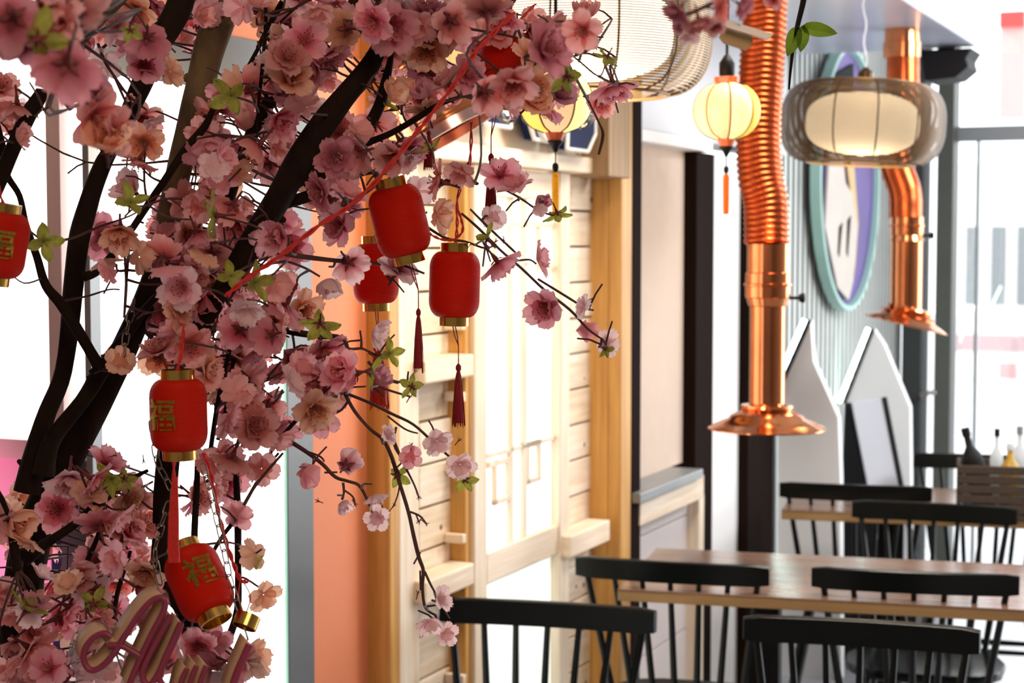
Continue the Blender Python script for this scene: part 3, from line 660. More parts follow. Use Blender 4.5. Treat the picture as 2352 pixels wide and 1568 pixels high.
def exhaust(label, Z, path, tube_c, band, hood_c, hood_r, tilt, rh, rt, hose=True, ztop=ZS):
    base = at(*hood_c, Z); r = empty('copper_exhaust_hood', base)
    L = lambda px, py, dz=0: at(px, py, Z + dz) - base
    # corrugated hose
    pts = smoothpts([tuple(L(*p)) for p in path], 12); pts = [Vector(p) for p in pts]
    top = pts[0]; ex = ztop - base.z
    if ex > top.z: pts = [Vector((top.x, top.y, ex))] + [Vector((top.x, top.y, top.z + (ex - top.z) * (1 - t))) for t in (0.25, 0.5, 0.75)] + pts
    ln = [0.0]
    for a, b in zip(pts, pts[1:]): ln.append(ln[-1] + (b - a).length)
    tot = ln[-1]; pitch = 0.0145 if hose else 0.05; n = int(tot / pitch * 4); P = []; Rr = []
    for i in range(n + 1):
        s = tot * i / n; j = max(k for k in range(len(ln)) if ln[k] <= s + 1e-9); j = min(j, len(pts) - 2)
        t = (s - ln[j]) / max(1e-9, ln[j + 1] - ln[j]); P.append(pts[j].lerp(pts[j + 1], t))
        ph = (i % 4); Rr.append(rh * ((0.94, 1.0, 1.03, 1.0)[ph] if hose else (1.0, 1.0, 1.0, 1.012)[ph]))
    mb = MB(); mb.tube(P, Rr, 28); mb.build('corrugated_hose' if hose else 'pipe_bend', M_hose, r, smooth=60)
    e0 = pts[-1]
    M = Matrix.Translation(Vector((0, 0, 0))) @ Euler(tilt).to_matrix().to_4x4()
    h = (tube_c[1] - 0) 
    zt_ = (L(*tube_c)).z; zb_ = (L(*band)).z
    # sleeve, band, tube, hood as lathes about the (tilted) hood axis
    off = Vector((0, 0, 0))
    mb = MB(); mb.lathe([(rh * 0.93, zb_ + 0.02), (rh * 0.93, zt_)], 32); mb.build('sleeve', M_copper, r)
    mb = MB(); mb.lathe([(rh * 0.95, zb_ - 0.03), (rh * 1.0, zb_ - 0.028), (rh * 1.0, zb_ - 0.002), (rh * 1.07, zb_), (rh * 1.07, zb_ + 0.004), (rh * 0.99, zb_ + 0.006), (rh * 0.99, zb_ + 0.03), (rh * 0.93, zb_ + 0.032)], 32); mb.build('collar_band', M_copper, r)
    mb = MB(); mb.lathe([(rt, 0.035), (rt, zb_ - 0.05), (rt * 1.1, zb_ - 0.048), (rh * 0.95, zb_ - 0.03)], 32); mb.build('telescopic_tube', M_copper, r)
    mb = MB(); hr = hood_r
    mb.lathe([(rt, 0.06), (rt * 1.15, 0.058), (rt * 1.45, 0.056), (rt * 1.5, 0.05), (rt * 1.42, 0.044), (rt * 1.75, 0.036), (hr * 0.62, 0.030), (hr * 0.66, 0.022), (hr * 0.86, 0.010), (hr, 0.000), (hr, -0.003), (hr * 0.8, 0.004), (rt, 0.02)], 56, M, cap=False); mb.build('hood', M_copper, r)
    k = MB(); kz = zb_ - 0.03; k.tube([(rh * 0.9, 0, kz), (rh * 1.45, 0, kz)], 0.004, 8); k.lathe([(0.009, 0), (0.012, 0.006), (0.012, 0.012)], 12, Matrix.Translation((rh * 1.4, 0, kz)) @ Matrix.Rotation(pi / 2, 4, 'Y')); k.build('damper_knob', M_black, r)
    return tag(r, label, 'exhaust pipe')
exhaust('tall copper exhaust with corrugated orange hose and level hood above the brown table', 4.15,
        [(1757, -60), (1755, 60), (1748, 180), (1742, 300), (1746, 400), (1759, 470), (1761, 560)], (1761, 560), (1762, 655), (1761, 982), 0.142, (0, 0, 0), 0.0545, 0.0425)
exhaust('shorter copper exhaust with smooth bent pipe and tilted hood above the far table', 5.7,
        [(2072, 60), (2074, 150), (2072, 250), (2052, 330), (2060, 385), (2078, 440), (2080, 500)], (2080, 500), (2080, 520), (2080, 745), 0.140, (0.0, 0.24, 0), 0.0545, 0.052, hose=False)
mb = MB(); p = at(2072, 98, 5.7); mb.lathe([(0.062, -0.05), (0.062, 0.0), (0.058, 0.002), (0.058, ZS - p.z)], 28, Matrix.Translation(p)); tag(mb.build('pipe_collar', M_copper), 'copper collar where the bent pipe enters the soffit', 'pipe fitting')

# copper drum half hidden by blossoms near the big lamp
a0, a1 = at(945, 140, 2.75), at(1040, 310, 2.75)
def alignz(a, b):
    d = (b - a).normalized(); return Matrix.Translation(a) @ d.to_track_quat('Z', 'Y').to_matrix().to_4x4(), (b - a).length
Mx, Ln = alignz(a0, a1)
r = empty('copper_cone_pendant', a0)
Ml = Matrix.Translation(-a0) @ Mx
mb = MB(); n = 36; mb.lathe([(0.042 + 0.036 * (i / n) + (0.0008 if i % 2 else 0), Ln * i / n * 0.86) for i in range(n + 1)], 40, Ml, cap=False); mb.build('ribbed_shade', M_copper, r, smooth=20)
mb = MB(); mb.lathe([(0.077, Ln * 0.86), (0.085, Ln * 0.88), (0.085, Ln), (0.080, Ln), (0.080, Ln * 0.88)], 40, Ml, cap=False); mb.build('rim', mat('rose_rim', (0.9, 0.62, 0.55), 0.2, 1.0), r)
mb = MB(); mb.lathe([(0.002, -0.005), (0.045, -0.004), (0.045, 0.0), (0.002, 0.001)], 32, Ml); mb.build('top_disc', M_wirel, r)
mb = MB(); mb.tube([(0, 0, 0), (0.02, 0, 0.2), (0.0, 0, CEIL - a0.z)], 0.003, 6); mb.build('cable', M_clear, r)
tag(r, 'ribbed copper cone pendant half hidden behind the top blossoms', 'pendant lamp')

# silk lanterns
def silk(label, c, R, gcols, tass, ztop, hexa=False):
    r = empty('silk_lantern', c)
    lob = 8; n = 14; H = R * 0.86
    P = [(R * (0.30 + 0.70 * (1 - abs(-1 + 2 * i / n) ** 2.2) ** 0.62), H * (-1 + 2 * i / n)) for i in range(n + 1)]
    seg = 6 if hexa else 8
    for k in range(seg):
        a0_, a1_ = 2 * pi * k / seg, 2 * pi * (k + 1) / seg; vs = []; q = 6
        for (rr, z) in P:
            for j in range(q + 1):
                a = a0_ + (a1_ - a0_) * j / q; bul = 1 + (0.05 * sin(pi * j / q) if not hexa else -0.0); vs.append((rr * bul * cos(a), rr * bul * sin(a), z))
        m = MB(); m.add(vs, [(i * (q + 1) + j, i * (q + 1) + j + 1, (i + 1) * (q + 1) + j + 1, (i + 1) * (q + 1) + j) for i in range(n) for j in range(q)])
        m.build('silk_panel', gcols[k % len(gcols)], r, smooth=60)
        b = MB(); b.tube([(rr * 1.0 * cos(a0_), rr * 1.0 * sin(a0_), z) for rr, z in P], R * 0.026, 6); b.build('frame_rib', M_umber, r)
    m = MB(); m.lathe([(R * 0.36, H * 0.97), (R * 0.37, H * 1.0), (R * 0.40, H * 1.2), (R * 0.34, H * 1.22)], 8); m.build('top_ring', mat('lantern_red_ring', (0.75, 0.16, 0.05), 0.4, var=0.2, vscale=60), r, smooth=20)
    m = MB(); m.lathe([(R * 0.20, -H * 1.26), (R * 0.30, -H * 1.0), (R * 0.30, -H * 0.97)], 8); m.build('bottom_ring', MATS['lantern_red_ring'], r, smooth=20)
    m = MB(); m.lathe([(0.003, -H * 1.62), (R * 0.10, -H * 1.5), (R * 0.12, -H * 1.42), (R * 0.22, -H * 1.3), (R * 0.22, -H * 1.26)], 12); m.build('black_finial', M_black, r)
    m = MB(); m.lathe([(R * 0.20, H * 1.2), (R * 0.24, H * 1.3), (R * 0.24, H * 1.7), (R * 0.16, H * 1.85), (R * 0.07, H * 2.0)], 14); m.build('lamp_socket', M_black, r)
    m = MB(); m.tube([(0, 0, H * 1.9), (0, 0, ztop - c.z)], 0.003, 6); m.build('cable', M_black, r)
    tz = -H * 2.0
    m = MB(); m.tube([(0, 0, -H * 1.6), (0, 0, tz)], 0.0012, 5); m.build('hanging_thread', M_black, r)
    m = MB(); m.lathe([(0.002, tz - 0.014), (0.0045, tz - 0.010), (0.0055, tz - 0.005), (0.0045, tz), (0.002, tz + 0.002)], 10); m.build('bead', M_black, r)
    m = MB(); m.lathe([(R * 0.085, tz - R * 1.45), (R * 0.095, tz - R * 1.2), (R * 0.10, tz - R * 0.3), (R * 0.03, tz - 0.012)], 10); m.build('tassel', tass, r)
    tag(r, label, 'lantern')
gy = glow('silk_yellow_lit', (1.0, 0.60, 0.08), 0.85); gy2 = glow('silk_pale_yellow_lit', (1.0, 0.84, 0.32), 0.95); gg = glow('silk_green_patch_lit', (0.55, 0.80, 0.15), 0.9); gr = glow('silk_peach_lit', (1.0, 0.50, 0.25), 0.95)
silk('round yellow silk lantern with orange tassel, hanging left of the corrugated hose', at(1669, 255, 3.5), 0.0665, [gy2, gy, gy2, gg, gy2, gr], M_tasso, CEIL)
silk('amber faceted lantern with yellow tassel, below the big bright pendant', at(1276, 232, 2.72), 0.058, [gy, gr, gy2], M_tassy, CEIL, True)
# clear string-light globes
for i, (px, py) in enumerate(((1166, 255), (1225, 262), (1336, 268))):
    c = at(px, py, 3.3); r = empty('globe_bulb', c)
    m = MB(); m.lathe([(0.001, -0.024), (0.012, -0.021), (0.021, -0.011), (0.024, 0.0), (0.021, 0.011), (0.012, 0.021), (0.008, 0.027)], 20); m.build('clear_globe', M_glass, r)
    m = MB(); m.lathe([(0.001, -0.008), (0.006, 0), (0.001, 0.008)], 10); m.build('filament', M_g_fil, r)
    m = MB(); m.lathe([(0.009, 0.026), (0.010, 0.05)], 12); m.build('socket', M_black, r)
    m = MB(); m.tube([(0, 0, 0.05), (0.01, 0, 0.3), (0, 0, CEIL - c.z)], 0.0015, 5); m.build('cable', M_black, r)
    tag(r, ['clear globe bulb left of the amber lantern, under a red lantern', 'clear globe bulb against the navy ringed sign', 'clear globe bulb just right of the amber lantern'][i], 'bulb', 'clear string-light bulbs under the big pendant')

# ================================================================ CHERRY TREE
tree = empty('cherry_tree', (-0.37, 1.85, 0.0))
tag(tree, 'artificial pink cherry blossom tree with dark branches filling the left of the picture', 'tree')
TO = Vector((-0.37, 1.85, 0.0))
def tb(name, pts, ma, seg=10, jit=0.10, k=5):
    """pts: (px, py, radius px, Z)"""
    P = smoothpts(pts, k); W_ = [at(a, b, z) - TO for a, b, r, z in P]; R_ = [max(r, 0.8) * z / F for a, b, r, z in P]
    m = MB(); m.tube(W_, R_, seg, jit=jit)
    for i, (a, b, r, z) in enumerate(P):
        SAMP.append((W_[i] + TO, r))
    if name in ('branch', 'trunk') and len(P) > 8:       # bud scars and knobs
        for i in range(2, len(P) - 2, 5):
            if random.random() < 0.7:
                c = W_[i]; d = Vector((random.uniform(-1, 1), random.uniform(-0.5, 0.5), random.uniform(-.4, 1))).normalized(); rr = R_[i]
                m.tube([c, c + d * rr * 1.02, c + d * (rr * 1.15 + 0.003)], [rr * 0.5, rr * 0.32, rr * 0.12 + 0.0005], 6)
    return m.build(name, ma, tree, smooth=60)
SAMP = []
zf_ = lambda z, L: [(a, b, r, z) for a, b, r in L]
base1 = [(330, 3300, 62, 1.86), (250, 2500, 56, 1.86), (140, 2000, 50, 1.84)]
tb('trunk', base1 + zf_(1.82, [(60, 1600, 46), (50, 1400, 46), (80, 1220, 42), (150, 1060, 38), (225, 925, 34), (285, 800, 30), (345, 660, 26), (372, 560, 24)]), M_bark, 14)
tb('trunk', zf_(1.90, [(330, 760, 22), (365, 600, 26), (392, 480, 28), (425, 340, 31), (455, 220, 34), (480, 110, 36), (515, 20, 36), (540, -80, 34)]), M_bark2, 14)
tb('trunk', [(350, 3300, 50, 1.84), (470, 2300, 36, 1.80), (480, 1700, 30, 1.74), (470, 1500, 27, 1.72), (420, 1400, 18, 1.72), (368, 1330, 18, 1.72), (378, 1200, 27, 1.72), (385, 1060, 27, 1.72), (405, 930, 24, 1.74), (440, 800, 24, 1.74), (500, 690, 26, 1.74), (560, 590, 28, 1.74), (600, 520, 30, 1.73), (648, 440, 31, 1.72), (710, 330, 31, 1.71), (790, 225, 27, 1.70), (850, 150, 23, 1.70), (876, 95, 15, 1.70), (884, 60, 8, 1.70)], M_bark, 14)
tb('branch', zf_(1.78, [(60, 1130, 30), (100, 970, 22), (146, 850, 20), (166, 690, 22), (180, 560, 24), (205, 460, 22), (235, 380, 19), (262, 330, 17), (290, 270, 19), (320, 205, 23), (360, 110, 28), (405, 30, 30), (430, -60, 30)]), M_bark, 12)
tb('branch', zf_(1.76, [(100, 1090, 26), (120, 1010, 20), (190, 920, 18), (238, 845, 19), (290, 770, 13), (350, 690, 8), (400, 650, 5)]), M_bark, 10)
tb('branch', zf_(1.72, [(232, 850, 18), (215, 820, 13), (180, 760, 13), (140, 698, 13), (105, 655, 11), (85, 590, 9), (60, 520, 8), (45, 450, 7), (15, 400, 8), (5, 340, 10), (-20, 250, 10)]), M_bark, 10)
tb('branch', zf_(1.66, [(-30, 470, 20), (5, 400, 18), (35, 330, 18), (65, 265, 19), (90, 225, 17), (95, 205, 12)]), M_bark, 12)
tb('branch', zf_(1.60, [(180, 95, 14), (205, 65, 17), (240, 30, 17), (280, -10, 16), (310, -50, 15)]), M_bark2, 12)
tb('branch', zf_(1.68, [(165, 250, 8), (135, 215, 8), (100, 180, 6), (80, 165, 4)]), M_bark, 8)
tb('branch', zf_(1.76, [(192, 636, 12), (225, 622, 9), (266, 575, 9), (300, 530, 8), (340, 470, 9), (375, 419, 9), (420, 350, 10), (470, 290, 9), (497, 238, 6), (560, 170, 6), (600, 100, 4), (650, 45, 3), (700, 0, 3)]), M_bark, 8)
tb('branch', zf_(1.80, [(520, 480, 12), (560, 350, 14), (606, 255, 16), (650, 190, 17), (700, 130, 16), (745, 85, 14), (790, 40, 12), (830, -30, 10)]), M_bark, 10)
tb('branch', zf_(1.80, [(590, 110, 3), (640, 20, 8), (680, -40, 9)]), M_bark, 8)
tb('branch', zf_(1.70, [(610, -10, 4), (610, 70, 5), (602, 160, 5), (594, 240, 4), (590, 320, 3)]), M_bark, 6)
tb('branch', zf_(1.72, [(640, 440, 20), (700, 405, 14), (760, 370, 10), (840, 330, 8), (900, 305, 7), (960, 270, 7), (1010, 240, 6), (1060, 222, 4)]), M_bark, 8)
tb('branch', zf_(1.73, [(700, 430, 14), (760, 380, 14), (830, 310, 13), (868, 250, 13), (885, 190, 11), (900, 120, 6), (910, 60, 4)]), M_bark, 8)
tb('branch', zf_(1.74, [(640, 470, 14), (720, 445, 13), (790, 410, 11), (850, 395, 6), (900, 400, 4)]), M_bark, 8)
tb('branch', zf_(1.71, [(455, 1010, 6), (452, 1120, 7), (446, 1250, 8), (452, 1400, 9)]), M_bark, 8)
tb('branch', zf_(1.76, [(540, 1060, 6), (545, 1150, 8), (547, 1280, 8), (545, 1400, 8), (520, 1480, 10)]), M_bark, 8)
tb('branch', zf_(1.71, [(545, 700, 4), (530, 790, 5), (505, 900, 6), (490, 990, 6), (478, 1080, 6)]), M_bark, 6)
tb('branch', zf_(1.70, [(55, 1280, 22), (110, 1245, 12), (170, 1205, 10), (215, 1165, 10), (250, 1140, 8), (290, 1105, 6), (340, 1080, 4)]), M_bark, 8)
tb('branch', zf_(1.66, [(40, 1310, 12), (30, 1240, 11), (20, 1180, 8), (-10, 1120, 6)]), M_bark, 8)
tb('branch', zf_(1.69, [(175, 1360, 6), (200, 1290, 7), (225, 1230, 6), (243, 1160, 5)]), M_bark, 6)
tb('branch', zf_(1.73, [(260, 1440, 5), (268, 1370, 6), (285, 1310, 5), (300, 1265, 4)]), M_bark, 6)
tb('branch', zf_(1.74, [(478, 1290, 5), (505, 1240, 5), (548, 1180, 5), (600, 1090, 4), (640, 1040, 3)]), M_bark, 6)
tb('branch', zf_(1.74, [(600, 1070, 4), (650, 1000, 5), (700, 945, 5), (740, 910, 4), (790, 880, 4)]), M_bark, 6)
tb('branch', zf_(1.73, [(560, 690, 10), (600, 740, 7), (660, 762, 6), (720, 772, 6), (790, 782, 4), (800, 820, 3)]), M_bark, 6)
tb('branch', zf_(1.74, [(500, 1010, 5), (515, 960, 5), (530, 860, 5), (545, 800, 4)]), M_bark, 6)
# hand-laid hanging twigs
TW = [
 [(900, 455, 4), (960, 505, 3.5), (1020, 545, 3.5), (1070, 555, 3), (1115, 570, 2.5), (1140, 560, 2)],
 [(1000, 430, 6), (1040, 412, 6), (1090, 420, 5), (1098, 424, 3)],
 [(1060, 490, 3), (1100, 525, 3.5), (1150, 575, 3.5), (1200, 618, 3.5), (1250, 665, 3.5), (1310, 712, 3.5), (1350, 755, 3), (1382, 778, 2.5)],
 [(1180, 600, 2.5), (1215, 596, 2.5), (1232, 606, 2)],
 [(1235, 640, 3), (1300, 680, 3), (1340, 705, 2.5)],
 [(1150, 430, 3), (1195, 455, 2.5), (1240, 485, 2.5), (1275, 495, 2)],
 [(1195, 590, 3), (1120, 520, 3), (1080, 480, 2.5)],
 [(640, 580, 5), (700, 590, 6), (770, 598, 5.5), (830, 602, 5), (880, 607, 3.5)],
 [(660, 600, 3), (700, 615, 3), (735, 635, 2.5)],
 [(905, 600, 2.5), (950, 618, 3), (975, 628, 2.5)],
 [(800, 905, 4), (850, 925, 4), (900, 950, 4), (950, 975, 3.5), (1000, 1020, 3.5), (1040, 1055, 3)],
 [(790, 900, 5), (815, 945, 4.5), (850, 985, 4.5), (880, 1010, 4.5), (900, 1050, 5), (918, 1110, 5), (938, 1175, 5), (950, 1230, 5), (962, 1280, 5), (972, 1310, 4.5), (970, 1350, 4), (977, 1395, 3.5), (1000, 1412, 3)],
 [(975, 1312, 3.5), (988, 1340, 3), (1000, 1362, 2.5)],
 [(965, 1310, 2.5), (966, 1355, 2.5)], [(965, 1268, 2.5), (950, 1295, 2)],
 [(942, 1175, 3), (965, 1185, 2.5), (980, 1203, 2)], [(955, 1180, 2), (962, 1198, 2)],
 [(905, 1010, 3), (925, 1060, 3), (950, 1110, 2.5), (962, 1142, 2.5)], [(900, 1060, 3), (918, 1090, 2.5), (915, 1130, 2), (905, 1160, 2)],
 [(910, 980, 3), (905, 1020, 3), (925, 1055, 3), (942, 1078, 2)], [(890, 955, 2.5), (930, 985, 2.5), (960, 995, 2)],
 [(660, 1010, 6), (700, 1035, 5.5), (740, 1065, 5), (770, 1095, 4.5), (800, 1105, 4), (825, 1115, 4), (845, 1150, 3.5), (855, 1178, 3)],
 [(788, 1108, 3.5), (790, 1130, 3), (786, 1145, 2)], [(790, 1125, 2.5), (810, 1140, 2.5), (816, 1158, 2.5)],
 [(700, 1035, 3), (735, 1048, 2.5), (745, 1060, 2)], [(745, 1085, 2.5), (775, 1084, 2)],
 [(845, 830, 4), (870, 855, 3.5), (890, 872, 3), (915, 880, 2.5)], [(690, 762, 5), (735, 768, 5), (785, 775, 4.5), (800, 800, 3.5), (830, 800, 3), (848, 808, 2.5)],
 [(860, 885, 3), (900, 898, 3), (940, 910, 2.5)], [(885, 870, 3), (930, 880, 2.5)],
 [(640, 745, 3), (690, 730, 3), (720, 735, 2.5)], [(697, 830, 4), (740, 820, 4), (780, 812, 3)],
 [(585, 890, 3.5), (620, 860, 3.5), (645, 830, 3)], [(575, 900, 3), (600, 880, 3), (650, 855, 3)],
 [(95, 640, 2), (55, 650, 2), (20, 625, 1.5)], [(150, 690, 3), (200, 680, 2.5), (250, 665, 2), (275, 665, 2)],
 [(128, 555, 3), (170, 545, 3), (230, 520, 3), (300, 495, 2), (340, 470, 2)],
 [(285, 570, 3), (290, 640, 4), (288, 690, 4), (285, 730, 3)], [(300, 520, 4), (292, 620, 4), (288, 690, 3)],
 [(470, 1110, 4), (520, 1060, 4), (560, 1000, 3)], [(1085, 115, 3), (1130, 150, 3), (1180, 190, 3), (1230, 210, 3)],
 [(1040, 60, 4), (1100, 70, 3), (1180, 85, 3), (1250, 110, 3), (1310, 130, 2.5), (1366, 108, 2.5)], [(1000, 30, 5), (1100, 30, 4), (1110, 10, 3)],
 [(1130, 205, 3.5), (1180, 180, 3.5), (1220, 150, 3), (1280, 110, 2.5)], [(1280, 100, 2.5), (1330, 140, 2), (1375, 175, 2), (1390, 150, 1.5)],
 [(1350, 230, 3), (1375, 280, 2.5), (1385, 310, 4), (1375, 355, 3)], [(650, 900, 3), (620, 930, 3), (570, 930, 2.5)],
 [(330, 120, 4), (290, 60, 3), (250, 20, 3)], [(230, 115, 4), (265, 85, 3.5)], [(225, 100, 4), (240, 140, 4), (262, 175, 3.5)],
 [(870, 420, 4), (800, 470, 4), (730, 500, 3)], [(940, 60, 6), (900, 90, 6), (850, 130, 5), (800, 190, 4)], [(950, 100, 3), (990, 30, 4), (1010, -20, 4)],
 [(560, 1160, 4), (590, 1110, 4), (650, 1040, 3)], [(470, 1250, 3), (520, 1245, 3), (545, 1250, 2)],
]
for L in TW: tb('twig', [(a, b, r, 1.70 + 0.02 * random.uniform(-1, 1) * 0) for a, b, r in L], M_twig, 6, 0.12, 4)
# star buds on twig tips
def star_mesh():
    m = MB()
    for k in range(5):
        a = 2 * pi * k / 5; d = Vector((cos(a), sin(a), 0)); s = Vector((-sin(a), cos(a), 0))
        m.add([(0, 0, -0.1), d * 0.45 + s * 0.2 + Vector((0, 0, .1)), d * 1.0 + Vector((0, 0, 0.55)), d * 0.45 - s * 0.2 + Vector((0, 0, .1))], [(0, 1, 2, 3)])
    m.tube([(0, 0, -2.2), (0, 0, -1), (0, 0, 0)], [0.16, 0.16, 0.3], 6); return m.mesh('calyx', M_calyx, 0)
STAR = star_mesh()
for (px, py) in ((816, 1158), (962, 1142), (945, 1020), (962, 1198), (942, 910), (980, 1203), (1140, 553), (1157, 553), (905, 1160), (925, 540), (1290, 118), (1366, 105), (345, 190), (850, 812), (650, 825), (730, 1150), (690, 985), (640, 160), (735, 40), (265, 1045), (330, 1060), (1055, 1010), (1350, 690), (960, 1360)):
    o = meshobj('star_bud', STAR, tree, Matrix.Translation(at(px, py, 1.68) - TO) @ Matrix.Rotation(random.uniform(0, 6), 4, 'Y') @ Matrix.Rotation(random.uniform(-1, 1), 4, 'X') @ Matrix.Scale(0.0034, 4))

# ---------------- blossoms
def petals(rng, openness, outer=5, inner=4, pointy=0.0, notch=0.10, wd=0.40):
    m = MB()
    def ring(cnt, length, lift, width, ph, z0):
        for k in range(cnt):
            a0 = ph + 2 * pi * k / cnt + rng.uniform(-0.12, 0.12); ll = length * rng.uniform(0.9, 1.08); lf = lift + rng.uniform(-0.12, 0.14); tw = rng.uniform(-0.3, 0.3); w0 = width * rng.uniform(0.88, 1.12)
            rows, cols = 8, 8; vs = []
            for i in range(rows):
                t = i / (rows - 1)
                w = w0 * (sin(pi * min(1.0, 0.06 + t * 0.80)) ** 0.75 if pointy == 0 else sin(pi * (0.06 + 0.93 * t)) ** 0.8)
                for j in range(cols + 1):
                    u = -1 + 2 * j / cols
                    rr = ll * t
                    if i == rows - 1 and pointy == 0: rr = ll * (0.97 - notch * (1 - min(1, abs(u) * 2.2)) - 0.16 * abs(u) ** 3)
                    elif i == rows - 2 and pointy == 0: rr = ll * (t - 0.03 * abs(u) ** 3)
                    x = w * u * (1 if not (i == rows - 1 and pointy == 0) else 0.88)
                    ang = lf * (0.35 + 0.65 * t) - 0.35 * t * t * (0.6 if lift < 1 else .2)
                    z = z0 + rr * sin(ang) + 0.22 * (u * u) * w * 1.2 + rng.uniform(-1, 1) * 0.012 * (0.3 + t) + 0.06 * sin(5 * u + 3 * k + 4 * t) * t
                    r2 = rr * cos(ang) + 0.03; x2 = x * cos(tw * t); z += x * sin(tw * t)
                    vs.append((r2 * cos(a0) - x2 * sin(a0), r2 * sin(a0) + x2 * cos(a0), z))
            c = cols + 1
            m.add(vs, [(i * c + j, i * c + j + 1, (i + 1) * c + j + 1, (i + 1) * c + j) for i in range(rows - 1) for j in range(cols)])
    ring(outer, 1.0, openness, wd, rng.uniform(0, 6), 0.0)
    if inner: ring(inner, 0.72, openness + 0.45, wd * 0.8, rng.uniform(0, 6), 0.02)
    return m
def stamen_mesh(rng, n=13):
    m = MB()
    for k in range(n):
        a = 2 * pi * k / n + rng.uniform(-.2, .2); sp = rng.uniform(0.12, 0.36); h = rng.uniform(0.34, 0.52)
        p = [(0.02 * cos(a), 0.02 * sin(a), 0), (sp * 0.6 * cos(a), sp * 0.6 * sin(a), h * 0.6), (sp * cos(a), sp * sin(a), h)]
        m.k = 0; m.tube(p, 0.012, 3, caps=False); m.k = 1; x, y, z = p[2]; r = 0.034
        m.add([(x + r, y, z), (x, y + r, z), (x - r, y, z), (x, y - r, z), (x, y, z + r), (x, y, z - r)], [(0, 1, 4), (1, 2, 4), (2, 3, 4), (3, 0, 4), (1, 0, 5), (2, 1, 5), (3, 2, 5), (0, 3, 5)])
    return m
def calyx_mesh(rng):
    m = MB()
    for k in range(5):
        a = 2 * pi * k / 5 + 0.3; d = Vector((cos(a), sin(a), 0)); s = Vector((-sin(a), cos(a), 0)); L = rng.uniform(0.34, 0.46)
        m.add([Vector((0, 0, -0.10)), d * L * 0.5 + s * 0.085 + Vector((0, 0, -0.05)), d * L + Vector((0, 0, 0.03)), d * L * 0.5 - s * 0.085 + Vector((0, 0, -0.05))], [(0, 1, 2, 3)])
    m.tube([(0, 0, 0.0), (0, 0, -0.12), (0.03, 0, -0.4), (0.08, 0, -0.8)], [0.10, 0.11, 0.05, 0.045], 7); return m
rg = random.Random(11)
SHAPES = [petals(rg, o, 5, i) for o, i in ((0.30, 4), (0.45, 5), (0.62, 4), (0.20, 4), (0.85, 3), (0.40, 0), (0.55, 5), (1.12, 3))]
def cols_mesh(ma, k):
    me = SHAPES[k].mesh('blossom', ma, 80); return me
PM = {}
def pmesh(c, k):
    if (c, k) not in PM: PM[(c, k)] = SHAPES[k].mesh('blossom', (M_p1, M_p2, M_p3, M_p4, M_p5)[c], 80)
    return PM[(c, k)]
STM = [stamen_mesh(rg).mesh('stamens', [M_stam, M_anth], 0) for _ in range(3)]
CAL = [calyx_mesh(rg).mesh('calyx', M_calyx, 0) for _ in range(3)]
LEAFS = [petals(rg, o, n_, 0, pointy=1.0, wd=0.30).mesh('leaf_cluster', M_leaf, 80) for o, n_ in ((0.25, 5), (0.5, 4), (0.7, 4))]
B = []     # blossoms: (px, py, r px, Z, colour, shape, facing angle (None random), back?)
def ball(px, py, r, Z, c=None, back=None): B.append((px, py, r, Z, c, back))
